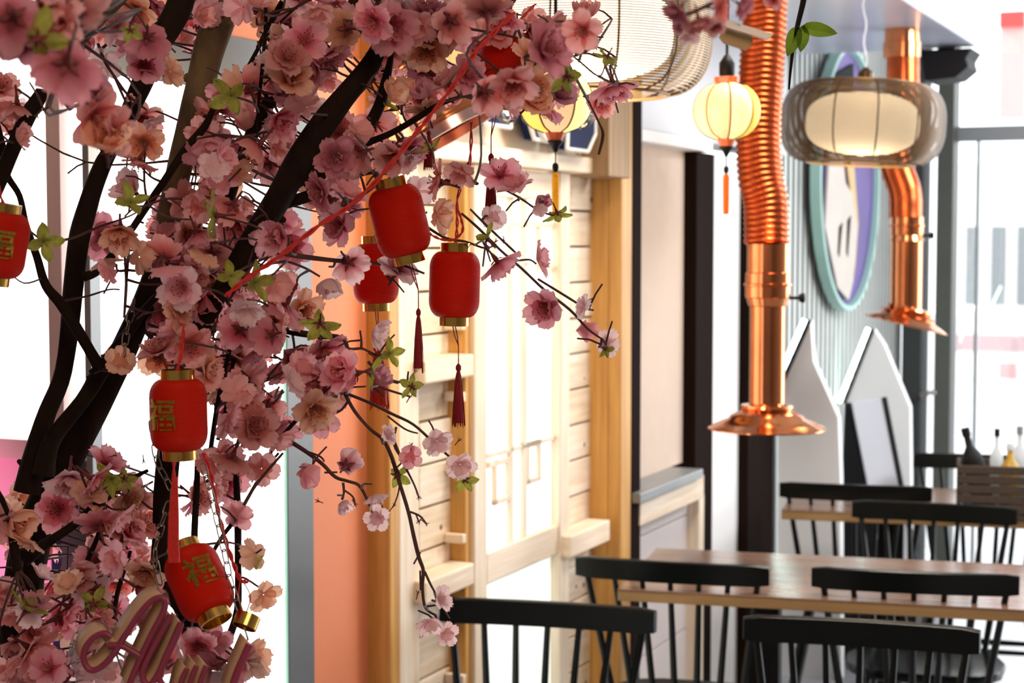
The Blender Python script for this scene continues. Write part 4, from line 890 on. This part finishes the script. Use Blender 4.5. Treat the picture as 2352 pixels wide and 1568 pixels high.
# blossoms seen one by one
for t in [(795, 1068, 42, 3), (700, 1082, 40, 1), (785, 1152, 27, 3), (860, 1135, 30, 3), (870, 1190, 28, 3), (802, 603, 44, 3), (912, 622, 44, 3), (757, 640, 40, 3),
          (1012, 418, 46, 0), (1005, 492, 40, 2), (1060, 395, 34, 0), (1150, 405, 42, 1), (1185, 432, 40, 1), (1243, 470, 26, 4), (1142, 600, 46, 1), (1232, 596, 38, 1), (1258, 705, 46, 1),
          (1343, 706, 28, 3), (1345, 752, 34, 1), (1390, 792, 32, 3), (944, 1048, 28, 1), (1004, 1012, 32, 3), (1057, 1066, 32, 3), (1010, 1375, 28, 3), (986, 1424, 32, 3), (1022, 1455, 26, 3),
          (890, 1000, 24, 3), (785, 520, 45, 1), (855, 765, 38, 3), (868, 880, 34, 4), (745, 800, 54, 1), (815, 860, 46, 1), (715, 850, 50, 0), (765, 905, 40, 0), (740, 960, 42, 1), (580, 985, 52, 0),
          (640, 1000, 40, 0), (655, 700, 58, 1), (693, 712, 44, 2), (1240, 470, 24, 3), (1130, 500, 30, 3), (960, 440, 34, 3), (905, 455, 34, 4), (600, 1075, 38, 0), (535, 1050, 46, 0), (505, 880, 44, 2),
          (560, 880, 44, 0), (495, 1110, 40, 0), (545, 1185, 34, 1), (585, 1270, 34, 2), (605, 1365, 36, 2), (350, 1370, 30, 0), (315, 1345, 50, 0), (160, 1095, 52, 3), (135, 1170, 50, 1), (205, 1135, 38, 2),
          (245, 1070, 44, 1), (290, 1230, 52, 1), (290, 1150, 46, 2), (235, 1200, 44, 2), (210, 1310, 60, 1), (90, 1325, 36, 3), (30, 1190, 52, 2), (60, 1235, 40, 2), (70, 1490, 58, 0), (160, 1395, 46, 1),
          (130, 560, 1, 0), (275, 530, 48, 2), (320, 590, 36, 2), (250, 620, 30, 1), (85, 555, 1, 0), (305, 440, 44, 3), (275, 835, 36, 2), (300, 225, 10, 0), (270, 60, 44, 3), (300, 100, 40, 1), (330, 150, 46, 1), (390, 165, 34, 2), (240, 150, 34, 3),
          (330, 325, 46, 2), (345, 275, 30, 3), (430, 620, 52, 0), (365, 590, 44, 1), (560, 640, 48, 0), (405, 705, 50, 2), (470, 690, 54, 1), (560, 740, 56, 0), (435, 790, 48, 0), (750, 130, 50, 1), (725, 150, 44, 1), (855, 285, 46, 0),
          (640, 270, 48, 1), (595, 330, 50, 0), (760, 45, 46, 2), (660, 100, 46, 2), (900, 60, 56, 1), (980, 110, 52, 2), (1215, 130, 44, 2), (1030, 75, 52, 2)]:
    if t[2] > 5: ball(t[0], t[1], t[2], random.uniform(1.64, 1.74), t[3])
# near, out of focus
for t in [(30, 40, 75, 1), (100, 30, 80, 0), (170, 25, 70, 0), (60, 110, 60, 4), (130, 60, 70, 0), (155, 150, 78, 4)]: ball(t[0], t[1], t[2], random.uniform(1.02, 1.12), t[3])
for t in [(215, 265, 62, 0), (262, 300, 50, 0), (245, 340, 58, 2), (205, 215, 50, 4)]: ball(t[0], t[1], t[2], 1.3, t[3])
for t in [(1245, 115, 60, 4), (1180, 190, 50, 0), (1120, 30, 56, 0), (1340, 70, 44, 0), (1115, 210, 52, 0)]: ball(t[0], t[1], t[2], 1.36, t[3])
LIMBS = [[(500, 690), (600, 520), (648, 440), (710, 330), (790, 225), (850, 150), (880, 90)], [(235, 380), (290, 270), (360, 110), (420, 0)], [(150, 840), (180, 560), (205, 460)], [(225, 925), (285, 800), (345, 660)], [(80, 1220), (150, 1060)]]
def near_limb(x, y):
    for L in LIMBS:
        for (ax, ay), (bx_, by) in zip(L, L[1:]):
            t = max(0, min(1, ((x - ax) * (bx_ - ax) + (y - ay) * (by - ay)) / ((bx_ - ax) ** 2 + (by - ay) ** 2)))
            if (x - ax - t * (bx_ - ax)) ** 2 + (y - ay - t * (by - ay)) ** 2 < 62 ** 2: return True
    return False
# crowded parts of the crown: centre, spread, how many
for cx, cy, rx, ry, n in [(30, 240, 50, 90, 6), (320, 310, 50, 60, 3), (270, 70, 40, 60, 2), (350, 60, 55, 55, 6), (460, 40, 40, 40, 3), (560, 25, 55, 35, 4), (650, 110, 80, 80, 8), (760, 60, 80, 60, 8),
        (720, 210, 60, 45, 5), (560, 210, 55, 55, 5), (520, 290, 55, 45, 5), (620, 340, 70, 55, 6), (470, 360, 50, 55, 5), (545, 430, 60, 60, 7), (470, 420, 50, 50, 5), (430, 500, 50, 60, 6),
        (700, 400, 55, 60, 6), (770, 470, 50, 45, 5), (800, 390, 50, 40, 4), (790, 320, 55, 45, 4), (900, 60, 80, 60, 8), (980, 110, 60, 80, 8), (1060, 50, 60, 50, 6), (960, 225, 50, 50, 4), (900, 350, 50, 40, 4),
        (1120, 60, 60, 60, 5), (1150, 200, 50, 60, 5), (1240, 60, 70, 50, 5), (1315, 70, 45, 50, 3), (1240, 190, 70, 45, 6), (1290, 225, 45, 30, 2), (1385, 190, 25, 50, 2),
        (390, 565, 55, 40, 5), (430, 620, 70, 55, 7), (530, 560, 60, 55, 7), (610, 520, 55, 45, 6), (640, 560, 50, 40, 4), (480, 680, 90, 55, 10), (590, 670, 80, 50, 8), (400, 730, 50, 60, 6), (470, 780, 80, 45, 8), (570, 780, 60, 50, 7),
        (640, 740, 50, 40, 5), (375, 790, 45, 40, 3), (680, 850, 60, 45, 6), (760, 850, 60, 50, 5), (500, 870, 60, 45, 5), (590, 900, 55, 45, 5), (540, 940, 45, 40, 4), (610, 975, 50, 35, 3), (720, 920, 40, 50, 4),
        (265, 560, 40, 50, 2), (25, 1190, 35, 70, 4), (70, 1240, 40, 40, 3), (250, 1130, 60, 50, 5), (300, 1190, 45, 50, 5), (240, 1250, 55, 50, 5), (300, 1300, 50, 50, 5), (180, 1350, 60, 40, 5),
        (40, 1420, 60, 45, 5), (160, 1440, 60, 45, 6), (40, 1510, 50, 40, 4), (130, 1540, 60, 30, 4), (250, 1420, 50, 40, 3), (440, 1110, 25, 40, 2), (510, 1090, 40, 40, 3), (330, 1140, 30, 40, 2),
        (500, 1500, 50, 45, 4), (440, 1470, 40, 40, 3), (340, 1520, 50, 40, 3), (560, 1520, 30, 35, 2), (15, 1330, 25, 50, 2), (240, 1540, 50, 30, 3), (350, 1440, 30, 40, 2), (200, 60, 30, 40, 2), (700, 20, 50, 30, 4), (420, 100, 30, 40, 1), (880, 180, 40, 50, 3), (1050, 150, 50, 50, 4)]:
    for _ in range(int(n * 1.2 + 0.5)):
        a = random.uniform(0, 2 * pi); q = sqrt(random.random())
        x, y = cx + rx * q * cos(a), cy + ry * q * sin(a)
        Z = random.uniform(1.60, 1.98)
        if near_limb(x, y) and random.random() < 0.8: Z = random.uniform(1.82, 1.98)
        ball(x, y, random.uniform(34, 50), Z, None)
B.sort(key=lambda b: -b[2])
print('blossoms', len(B))
tips = []; extra = MB(); extra_mats = [M_p1, M_p2, M_p3, M_p4, M_p5, M_calyx]
for i, (px, py, r, Z, c, back) in enumerate(B):
    P = at(px, py, Z); R_ = r * Z / F * 1.0
    if c is None: c = rg.choice((0, 0, 0, 1, 1, 2, 3, 4))
    toc = (EYE - P).normalized(); rv = Vector((rg.gauss(0, 1), rg.gauss(0, 1), rg.gauss(-0.15, 1))).normalized()
    bk = rg.random() < 0.28
    d = (rv * 1.0 + toc * (-0.9 if bk else 0.9)).normalized()
    M = Matrix.Translation(P - TO) @ d.to_track_quat('Z', 'Y').to_matrix().to_4x4() @ Matrix.Rotation(rg.uniform(0, 6.28), 4, 'Z') @ Matrix.Scale(R_ * 1.28, 4)
    k = rg.randrange(len(SHAPES)) if px < 700 else rg.choice((0, 1, 2, 4, 5, 6, 7))
    if i < 300:
        o = meshobj('blossom', pmesh(c, k), tree, M)
        meshobj('stamens', rg.choice(STM), o); meshobj('calyx', rg.choice(CAL), o)
    else:
        S = SHAPES[k]; extra.k = c; extra.add([M @ Vector(v) for v in S.v], S.f)
    if r > 5: tips.append((P - d * R_ * 0.8, Z))
if extra.v: extra.build('blossom_mass', extra_mats, tree, smooth=80)['kind'] = 'stuff'
# yellow-green leaf clusters
for px, py, r, Z in [(495, 495, 58, 1.6), (585, 650, 50, 1.6), (530, 635, 36, 1.62), (1118, 548, 36, 1.68), (1280, 490, 34, 1.7), (895, 812, 36, 1.69), (946, 888, 30, 1.69), (850, 855, 40, 1.68), (912, 1092, 32, 1.70), (1068, 1102, 30, 1.70),
        (100, 555, 48, 1.55), (735, 745, 46, 1.66), (440, 215 + 1050, 2, 1.6), (255, 1100, 46, 1.64), (285, 1100, 30, 1.66), (330, 1180, 2, 1.7), (215, 1385, 40, 1.62), (885, 235, 34, 1.74), (745, 340, 38, 1.8), (530, 220, 50, 1.62), (300, 465, 46, 1.60), (1300, 175, 44, 1.40),
        (90, 90, 70, 1.05), (300, 70, 30, 1.4), (590, 1290, 24, 1.66), (1395, 130, 32, 1.55), (990, 345, 30, 1.74), (470, 1390, 50, 1.66), (1390, 800, 24, 1.72), (160, 1250, 2, 1.7), (60, 1400, 50, 1.6), (868, 1200, 20, 1.72), (1025, 1462, 18, 1.71)]:
    if r < 5: continue
    P = at(px, py, Z); toc = (EYE - P).normalized(); rv = Vector((rg.gauss(0, 1), rg.gauss(0, 1), rg.gauss(0, 1))).normalized(); d = (rv + toc * rg.choice((-1, 1))).normalized()
    M = Matrix.Translation(P - TO) @ d.to_track_quat('Z', 'Y').to_matrix().to_4x4() @ Matrix.Scale(r * Z / F * 1.05, 4)
    o = meshobj('leaf_cluster', rg.choice(LEAFS), tree, M); meshobj('calyx', rg.choice(CAL), o); tips.append((P, Z))
# fine side twigs joining the blossoms to the nearest wood
big = [(p, r) for p, r in SAMP if p.z > 0.9]
groups = {}
for P, Z in tips:
    j = min(range(len(big)), key=lambda q: (big[q][0] - P).length_squared); groups.setdefault(j // 5, []).append((P, big[j]))
for g, L in groups.items():
    m = MB()
    for P, (q, r) in L:
        if (q - P).length < 0.006: continue
        mid = q.lerp(P, 0.5) + Vector((rg.uniform(-1, 1), rg.uniform(-1, 1), rg.uniform(-1, 1))) * 0.12 * (q - P).length
        m.tube([Vector(x) - TO for x in smoothpts([tuple(q), tuple(mid), tuple(P)], 4)], [0.0016, 0.0015, 0.0014, 0.0013, 0.0012, 0.0012, 0.0011, 0.0011, 0.001], 5, jit=0.3)
        if rg.random() < 0.6:
            e = mid + Vector((rg.uniform(-1, 1), rg.uniform(-.4, .4), rg.uniform(-1, 1))).normalized() * rg.uniform(0.012, 0.03)
            m.tube([mid - TO, (mid + e) * 0.5 - TO + Vector((0, 0, 0.002)), e - TO], [0.0012, 0.001, 0.0009], 5)
    if m.v: o = m.build('twig', M_twig, tree, smooth=60); o['kind'] = 'stuff'
# planter below the picture
pl = empty('tree_planter', (-0.37, 1.85, 0)); m = MB(); m.lathe([(0.17, 0), (0.19, 0.01), (0.24, 0.40), (0.255, 0.42), (0.255, 0.45), (0.23, 0.45), (0.225, 0.41), (0.02, 0.40)], 36, cap=False); m.build('pot', M_terr, pl)
m = MB(); m.lathe([(0.223, 0.38), (0.223, 0.41)], 30); m.build('soil', M_soil, pl); tag(pl, 'round terracotta planter holding the cherry tree trunks', 'planter')

# ================================================================ MINI LANTERNS
def glyph_mesh(ch, size, R, ang):
    cu = bpy.data.curves.new('g', 'FONT'); cu.body = ch; cu.size = size; cu.align_x = 'CENTER'; cu.align_y = 'CENTER'; cu.extrude = 0.0006; cu.offset = size * 0.012
    ob = bpy.data.objects.new('g', cu); COL.objects.link(ob); dg = bpy.context.evaluated_depsgraph_get(); me = bpy.data.meshes.new_from_object(ob.evaluated_get(dg)); bpy.data.objects.remove(ob); bpy.data.curves.remove(cu)
    me.name = 'gold_character'
    me.materials.clear(); me.materials.append(M_glit)
    for v in me.vertices:
        x, y, z = v.co; a = ang + x / R; rr = R + 0.0007 + z; v.co = (rr * sin(a), -rr * cos(a), y)
    return me
def tassel_part(par, top, L, R, ma, name='tassel'):
    m = MB(); top = Vector(top); rr = random.Random(int(L * 1e5))
    m.tube([top, top - Vector((0, 0, L * 0.04)), top - Vector((0, 0, L * 0.09)), top - Vector((0, 0, L * 0.12)), top - Vector((0, 0, L * 0.20)), top - Vector((0, 0, L * 0.5)), top - Vector((0, 0, L * 0.93))], [R * 0.15, R * 0.42, R * 0.42, R * 0.26, R * 0.45, R * 0.72, R * 0.8], 12)
    for k in range(34):
        a = rr.uniform(0, 2 * pi); q = rr.uniform(0.6, 1.0); d = Vector((cos(a), sin(a), 0)) * R
        m.tube([top - Vector((0, 0, L * 0.12)) + d * 0.2, top - Vector((0, 0, L * 0.3)) + d * 0.55 * q, top - Vector((0, 0, L * 0.65)) + d * 0.85 * q, top - Vector((0, 0, L * rr.uniform(0.94, 1.02))) + d * q * 1.05], R * 0.05, 4)
    return m.build(name, ma, par, smooth=60)
def lantern(label, px, py, wpx, hpx, Z, tilt, cord=None, tass=None, char=None, tma=M_tass, spin=0.0, yaw=0.0):
    """px,py body centre; tilt in the picture plane (deg, + leans top to the right)"""
    c = at(px, py, Z); R = wpx / 2 * Z / F; H = hpx / 2 * Z / F; r = empty('mini_lantern', c)
    E = Matrix.Rotation(radians(yaw), 4, 'X') @ Matrix.Rotation(radians(tilt), 4, 'Y')
    ch = H * 0.20; hb = H - ch
    prof = []; n = 88
    for i in range(n + 1):
        t = -1 + 2 * i / n; q = (1 - max(0, (abs(t) - 0.45) / 0.55) ** 2.3) ** 0.5 if abs(t) < 1 else 0
        rad = R * (0.52 + 0.48 * q) * (1 + (0.016 if i % 2 else 0.0)); prof.append((rad, hb * t))
    m = MB(); m.lathe(prof, 44, E); m.build('body', M_red, r, smooth=25)
    for sg, nm in ((1, 'top_cap'), (-1, 'bottom_cap')):
        z0, z1 = sg * hb * 0.99, sg * H; rc = R * 0.60; L = [(rc * 0.98, z0), (rc, z0), (rc, z1), (rc * 0.9, z1), (rc * 0.9, z0)]
        m = MB(); m.lathe(L, 40, E, cap=False); m.lathe([(0.001, z0 + sg * 0.001), (rc * 0.9, z0 + sg * 0.001)], 30, E, cap=False); m.build(nm, M_goldc, r)
    if char:
        me = glyph_mesh(char, hpx * 0.37 * Z / F, R * 1.016, radians(spin)); o = meshobj('gold_character', me, r, E.copy())
    tp = E @ Vector((0, 0, H)); bt = E @ Vector((0, 0, -H))
    if cord:
        P = [at(a, b, Z2) - c for a, b, Z2 in cord] + [tp - Vector((0, 0, 0.002))]
        m = MB(); Q = [Vector(x) for x in smoothpts([tuple(p) for p in P], 6)]
        for ph in (0, pi):
            m.tube([q + Vector((cos(k * 1.1 + ph), 0, sin(k * 1.1 + ph))) * 0.0011 for k, q in enumerate(Q)], 0.0009, 5)
        m.build('hanging_cord', M_redc, r)
    if tass:
        tx, ty, tl, tw = tass; t0 = at(tx, ty, Z) - c; m = MB(); 
        mid = t0 + Vector((0, 0, 0.018)); a = MB()
        for sx in (-1, 1): m.tube([bt + Vector((sx * 0.0012, 0, 0.002)), bt.lerp(mid, 0.5) + Vector((sx * 0.0013, 0, 0)), mid, t0], 0.0006, 5)
        m.build('tassel_cord', M_tass, r); tassel_part(r, t0, tl * Z / F, tw / 2 * Z / F, tma)
    return tag(r, label, 'lantern', 'red mini lanterns hung in the cherry tree')
lantern('tilted red mini lantern, its top leaning left, highest of the three beside the orange wall', 918, 507, 124, 200, 1.68, -13, [(935, 330, 1.70), (905, 380, 1.69)], (961, 708, 148, 27), yaw=4)
lantern('upright red mini lantern, rightmost in the picture, with a long crimson tassel', 1044, 653, 116, 190, 1.70, 1.5, [(1083, 280, 1.72), (1078, 380, 1.71), (1052, 450, 1.71), (1050, 520, 1.70)], (1053, 835, 146, 31))
lantern('bright backlit red mini lantern half hidden behind the tilted one', 863, 628, 104, 172, 1.98, -1, [(880, 470, 1.98), (872, 510, 1.98)], (868, 790, 150, 54), tma=mat('backlit_tassel', (0.75, 0.06, 0.02), 0.6, var=.3, vscale=300, trans=.45))  # tassel: brighter copy of the crimson with the backlight put into its colour
lantern('red mini lantern with a gold character, hanging upright on the left above the chain', 410, 952, 130, 208, 1.60, -1, [(422, 745, 1.62), (418, 800, 1.61)], None, '福', spin=-26)
lantern('lowest red mini lantern, tilted steeply with its gold base towards the viewer', 458, 1338, 128, 205, 1.56, -27, [(400, 1060, 1.56), (398, 1150, 1.555), (402, 1230, 1.55)], None, '福', spin=14, yaw=-28)
lantern('dim red mini lantern cut off by the left picture edge', -6, 560, 135, 190, 1.42, 10, [(-20, 380, 1.45)], None, '福', spin=20)
lantern('small red mini lantern at the top, mostly hidden by branches and blossoms', 698, 135, 92, 150, 1.95, 24, [(760, 10, 1.95)], None, '福', spin=10)
lantern('red mini lantern among the top blossoms left of the amber lantern', 1158, 155, 118, 190, 1.76, 11, [(1230, 10, 1.76), (1200, 40, 1.76)], (1128, 352, 165, 32), yaw=5)
lantern('red mini lantern in the blossoms above the copper cone pendant', 968, 70, 96, 140, 1.85, 8, [(1010, -50, 1.85)], (985, 300, 90, 30))
# thick red ribbon of the lowest lantern, loose gold cap, cords
m = MB()
for k in range(7):
    x = (k - 3) * 3.5; m.tube([at(402 + x * 0.4, 1095, 1.52), at(399 + x * 0.9, 1190, 1.515), at(398 + x, 1250, 1.51), at(400 + x, 1292, 1.505)], 0.0012, 5)
tag(m.build('red_thread_bundle', M_redc), 'thick bundle of red threads hanging down onto the lowest lantern', 'thread')
c = at(566, 1426, 1.55); m = MB(); E = Matrix.Translation(c) @ Matrix.Rotation(radians(20), 4, 'Y') @ Matrix.Rotation(radians(-28), 4, 'X'); rc = 29 * 1.55 / F
m.lathe([(rc, -0.006), (rc, 0.006), (rc * 0.88, 0.006), (rc * 0.88, -0.006), (rc, -0.006)], 40, E, cap=False); m.lathe([(0.001, 0.001), (rc * 0.88, 0.001)], 30, E, cap=False)
tag(m.build('gold_cap', M_goldc), 'loose round gold lantern cap hanging right of the lowest lantern', 'cap')
def cord(label, L, Z, r=0.0011, n=6, strands=2):
    m = MB(); Q = [at(a, b, Z) for a, b in smoothpts(L, n)]
    for s_ in range(strands):
        ph = 2 * pi * s_ / strands; m.tube([q + Vector((cos(k * 1.0 + ph), 0, sin(k * 1.0 + ph))) * r * (1.0 if strands > 1 else 0) for k, q in enumerate(Q)], r, 5)
    return tag(m.build('twisted_red_cord', M_redc), label, 'cord')
cord('long twisted red cord running diagonally down from the top blossoms to the left', [(1180, 30), (1130, 80), (1085, 130), (1040, 200), (985, 270), (940, 325), (870, 410), (800, 475), (730, 520), (640, 590), (560, 645), (520, 680)], 1.57, 0.0014)
cord('red cord loop beside the top of the upright right lantern', [(985, 535), (1010, 548), (1040, 550), (1062, 530), (1058, 500), (1048, 475)], 1.66, 0.0008)
cord('red cord hanging beside the chain at the lower right of the blossoms', [(468, 1040), (485, 1090), (498, 1160), (515, 1230), (535, 1290), (552, 1330), (570, 1335)], 1.56, 0.0013)
cord('thin red double loop holding the loose gold cap', [(552, 1330), (548, 1370), (560, 1412), (575, 1370), (555, 1330)], 1.555, 0.0006, 6, 1)
# chains
def link_mesh(L, w, r):
    m = MB(); P = []
    for i in range(17):
        a = 2 * pi * i / 16; P.append((w * cos(a), 0, (L / 2 - w) * (1 if sin(a) >= 0 else -1) * (1 if abs(sin(a)) > 1e-6 else 0) + w * sin(a)))
    m.tube(P, r, 6, caps=False); return m.mesh('link', M_chain, 60)
LK = link_mesh(0.0135, 0.0034, 0.0007)
def chain(label, L, Z):
    P = [at(a, b, Z) for a, b in smoothpts(L, 12)]; r = empty('metal_chain', P[0]); acc = 0; step = 0.0115; nxt = 0; k = 0
    for a, b in zip(P, P[1:]):
        d = (b - a)
        while acc + d.length >= nxt:
            q = a + d.normalized() * (nxt - acc); M = Matrix.Translation(q - P[0]) @ d.normalized().to_track_quat('Z', 'Y').to_matrix().to_4x4() @ Matrix.Rotation((k % 2) * pi / 2 + 0.4, 4, 'Z')
            meshobj('link', LK, r, M); nxt += step; k += 1
        acc += d.length
    return tag(r, label, 'chain')
chain('dull metal chain hanging to the right of the lowest red lantern', [(470, 1080), (488, 1150), (505, 1220), (518, 1280), (528, 1330), (545, 1385), (556, 1410)], 1.55)
chain('metal chain wound down the dark vertical trunk beside the lowest lantern', [(350, 980), (362, 1060), (392, 1130), (372, 1200), (356, 1270), (368, 1340)], 1.62)
chain('short chain loop hanging in front of the thick diagonal trunk', [(305, 700), (290, 770), (286, 820)], 1.70)
# acrylic script sign
sg = empty('acrylic_script_sign', at(400, 1500, 1.5)); so = at(400, 1500, 1.5)
def stroke(L, r=7.5):
    Q = smoothpts(L, 8); m = MB(); m.tube([at(a, b, 1.49) - so for a, b in Q], r * 1.5 / F, 10); m.build('letter_tube', M_signr, sg, smooth=60)
    for off in (1,):
        vs = []; n = len(Q)
        for a, b in Q: vs += [at(a, b, 1.495) - so, at(a, b, 1.495) - so + Vector((-0.0105, 0.014, 0.0065))]
        f = [(2 * i, 2 * i + 1, 2 * i + 3, 2 * i + 2) for i in range(n - 1)]
        m = MB(); m.add(vs, f); o = m.build('letter_side', M_signc, sg, smooth=60); sol = o.modifiers.new('s', 'SOLIDIFY'); sol.thickness = 0.0012; sol.offset = 0
stroke([(256, 1462), (238, 1454), (212, 1466), (195, 1490), (193, 1518), (208, 1538), (232, 1532), (262, 1500), (290, 1455), (318, 1412), (345, 1382), (368, 1372), (380, 1380), (374, 1408), (352, 1450), (330, 1495), (312, 1535), (296, 1575)])
stroke([(248, 1482), (275, 1482), (300, 1493), (322, 1506)])
stroke([(392, 1412), (372, 1450), (345, 1500), (328, 1540), (332, 1566), (346, 1572), (362, 1550), (385, 1505), (408, 1455), (416, 1430)])
stroke([(416, 1430), (396, 1475), (376, 1520), (366, 1556), (376, 1575)])
stroke([(430, 1535), (418, 1560), (408, 1600)], 6); stroke([(452, 1528), (440, 1556), (428, 1600)], 6); stroke([(474, 1528), (462, 1560), (452, 1600)], 6)
stroke([(574, 1478), (560, 1510), (545, 1545), (530, 1590)], 9)
back = smoothpts([(222, 1424), (180, 1440), (160, 1480), (158, 1520), (176, 1560), (186, 1610), (600, 1610), (590, 1500), (566, 1460), (540, 1480), (520, 1540), (430, 1520), (400, 1440), (384, 1362), (360, 1356), (330, 1372), (300, 1400), (262, 1432), (222, 1424)], 5)[:-1]
m = MB(); m.prism([at(a, b, 1.512) - so for a, b in back], (0, 0.003, 0)); m.build('clear_acrylic_backing', M_acr, sg, smooth=0)
tag(sg, 'script lettering sign in maroon and cream on clear acrylic, cut off at the bottom', 'sign')
for L, lb in (([(365, 1356), (355, 1320), (362, 1290)], 'thin wire hook holding the left end of the script sign'), ([(570, 1470), (566, 1455), (560, 1440)], 'thin wire hook holding the right end of the script sign')):
    m = MB(); m.tube([at(a, b, 1.512) for a, b in smoothpts(L, 4)], 0.0009, 5); tag(m.build('wire_hook', M_chain), lb, 'hook')

# ================================================================ FAR-RIGHT FOREGROUND SPRAY, TAG, TWIG
spr = empty('blossom_spray', at(1620, 30, 1.05)); sp0 = at(1620, 30, 1.05); rg = random.Random(5)
for i, (px, py, r) in enumerate([(1560, 20, 46), (1605, 45, 50), (1585, 75, 34), (1650, 20, 44), (1700, 10, 38), (1640, 55, 32), (1570, 60, 30), (1780, -6, 34)]):
    Z = 1.05 + 0.01 * i; P = at(px, py, Z); d = Vector((rg.gauss(0, 1), -0.8, rg.gauss(-0.4, 1))).normalized()
    o = meshobj('blossom', pmesh((4, 0, 3, 0, 4, 0, 4, 0)[i], (2, 1, 4, 0, 2, 6, 7, 1)[i]), spr, Matrix.Translation(P - sp0) @ d.to_track_quat('Z', 'Y').to_matrix().to_4x4() @ Matrix.Scale(r * Z / F, 4)); meshobj('calyx', CAL[i % 3], o)
m = MB(); m.tube([at(a, b, 1.08) - sp0 for a, b in smoothpts([(1560, 40), (1620, 15), (1680, -20), (1720, -80)], 5)], 0.0014, 6); m.build('twig', M_twig, spr)
tag(spr, 'blurred pink blossom spray hanging in front of the big pendant lamp, top right', 'blossoms')
wt = empty('hanging_tag', at(1700, 70, 1.35)); w0 = at(1700, 70, 1.35)
M_tagw = mat('pale_tag_wood', (0.85, 0.80, 0.74), 0.5, var=.08)
m = MB(); m.prism([at(a, b, 1.35) - w0 for a, b in ((1662, 43), (1668, 62), (1766, 92), (1776, 78))], (0, 0.006, 0)); m.build('pale_bar', M_tagw, wt, smooth=0)
m = MB(); m.prism([at(a, b, 1.36) - w0 for a, b in ((1665, 64), (1652, 85), (1662, 98), (1715, 116), (1730, 100), (1728, 84))], (0, 0.004, 0)); m.build('brown_tag', mat('brown_tag_wood', (0.36, 0.23, 0.08), 0.5, var=.1), wt, smooth=0)
m = MB(); m.tube([at(1700, 70, 1.355) - w0, at(1690, -60, 1.3) - w0, Vector((0, 0, CEIL - w0.z))], 0.0006, 5); m.build('thread', M_clear, wt)
tag(wt, 'small wooden tag with a pale bar, below the blurred blossom spray', 'tag')
lt = empty('leafy_twig', at(1840, 60, 1.9)); l0 = at(1840, 60, 1.9)
m = MB(); m.tube([at(a, b, 1.9) - l0 for a, b in smoothpts([(1852, -60), (1846, 0), (1832, 60), (1822, 110), (1816, 160), (1812, 205)], 5)], [0.0042 * (1 - 0.03 * k) for k in range(26)], 8); m.build('stem', M_black, lt)
def leafm(par, p0, p1, w, ma=M_leafd, Z=1.9, o0=l0):
    a, b = at(*p0, Z) - o0, at(*p1, Z - 0.01) - o0; d = b - a; s_ = Vector((-d.z, 0, d.x)).normalized(); vs = []; n = 8
    for i in range(n + 1):
        t = i / n; ww = w * Z / F * (sin(pi * t ** 0.8) ** 0.8); c_ = a + d * t
        vs += [c_ - s_ * ww + Vector((0, -0.006 * sin(pi * t), 0)), c_ + Vector((0, 0.002, 0)), c_ + s_ * ww + Vector((0, -0.006, 0))]
    m = MB(); m.add(vs, [(3 * i + j, 3 * i + j + 1, 3 * i + j + 4, 3 * i + j + 3) for i in range(n) for j in (0, 1)]); m.build('leaf', ma, par, smooth=60)
leafm(lt, (1838, 62), (1922, 78), 17); leafm(lt, (1832, 60), (1808, 130), 18); leafm(lt, (1845, 60), (1838, 120), 15)
tag(lt, 'black stem with yellow-green leaves hanging right of the corrugated hose', 'twig')
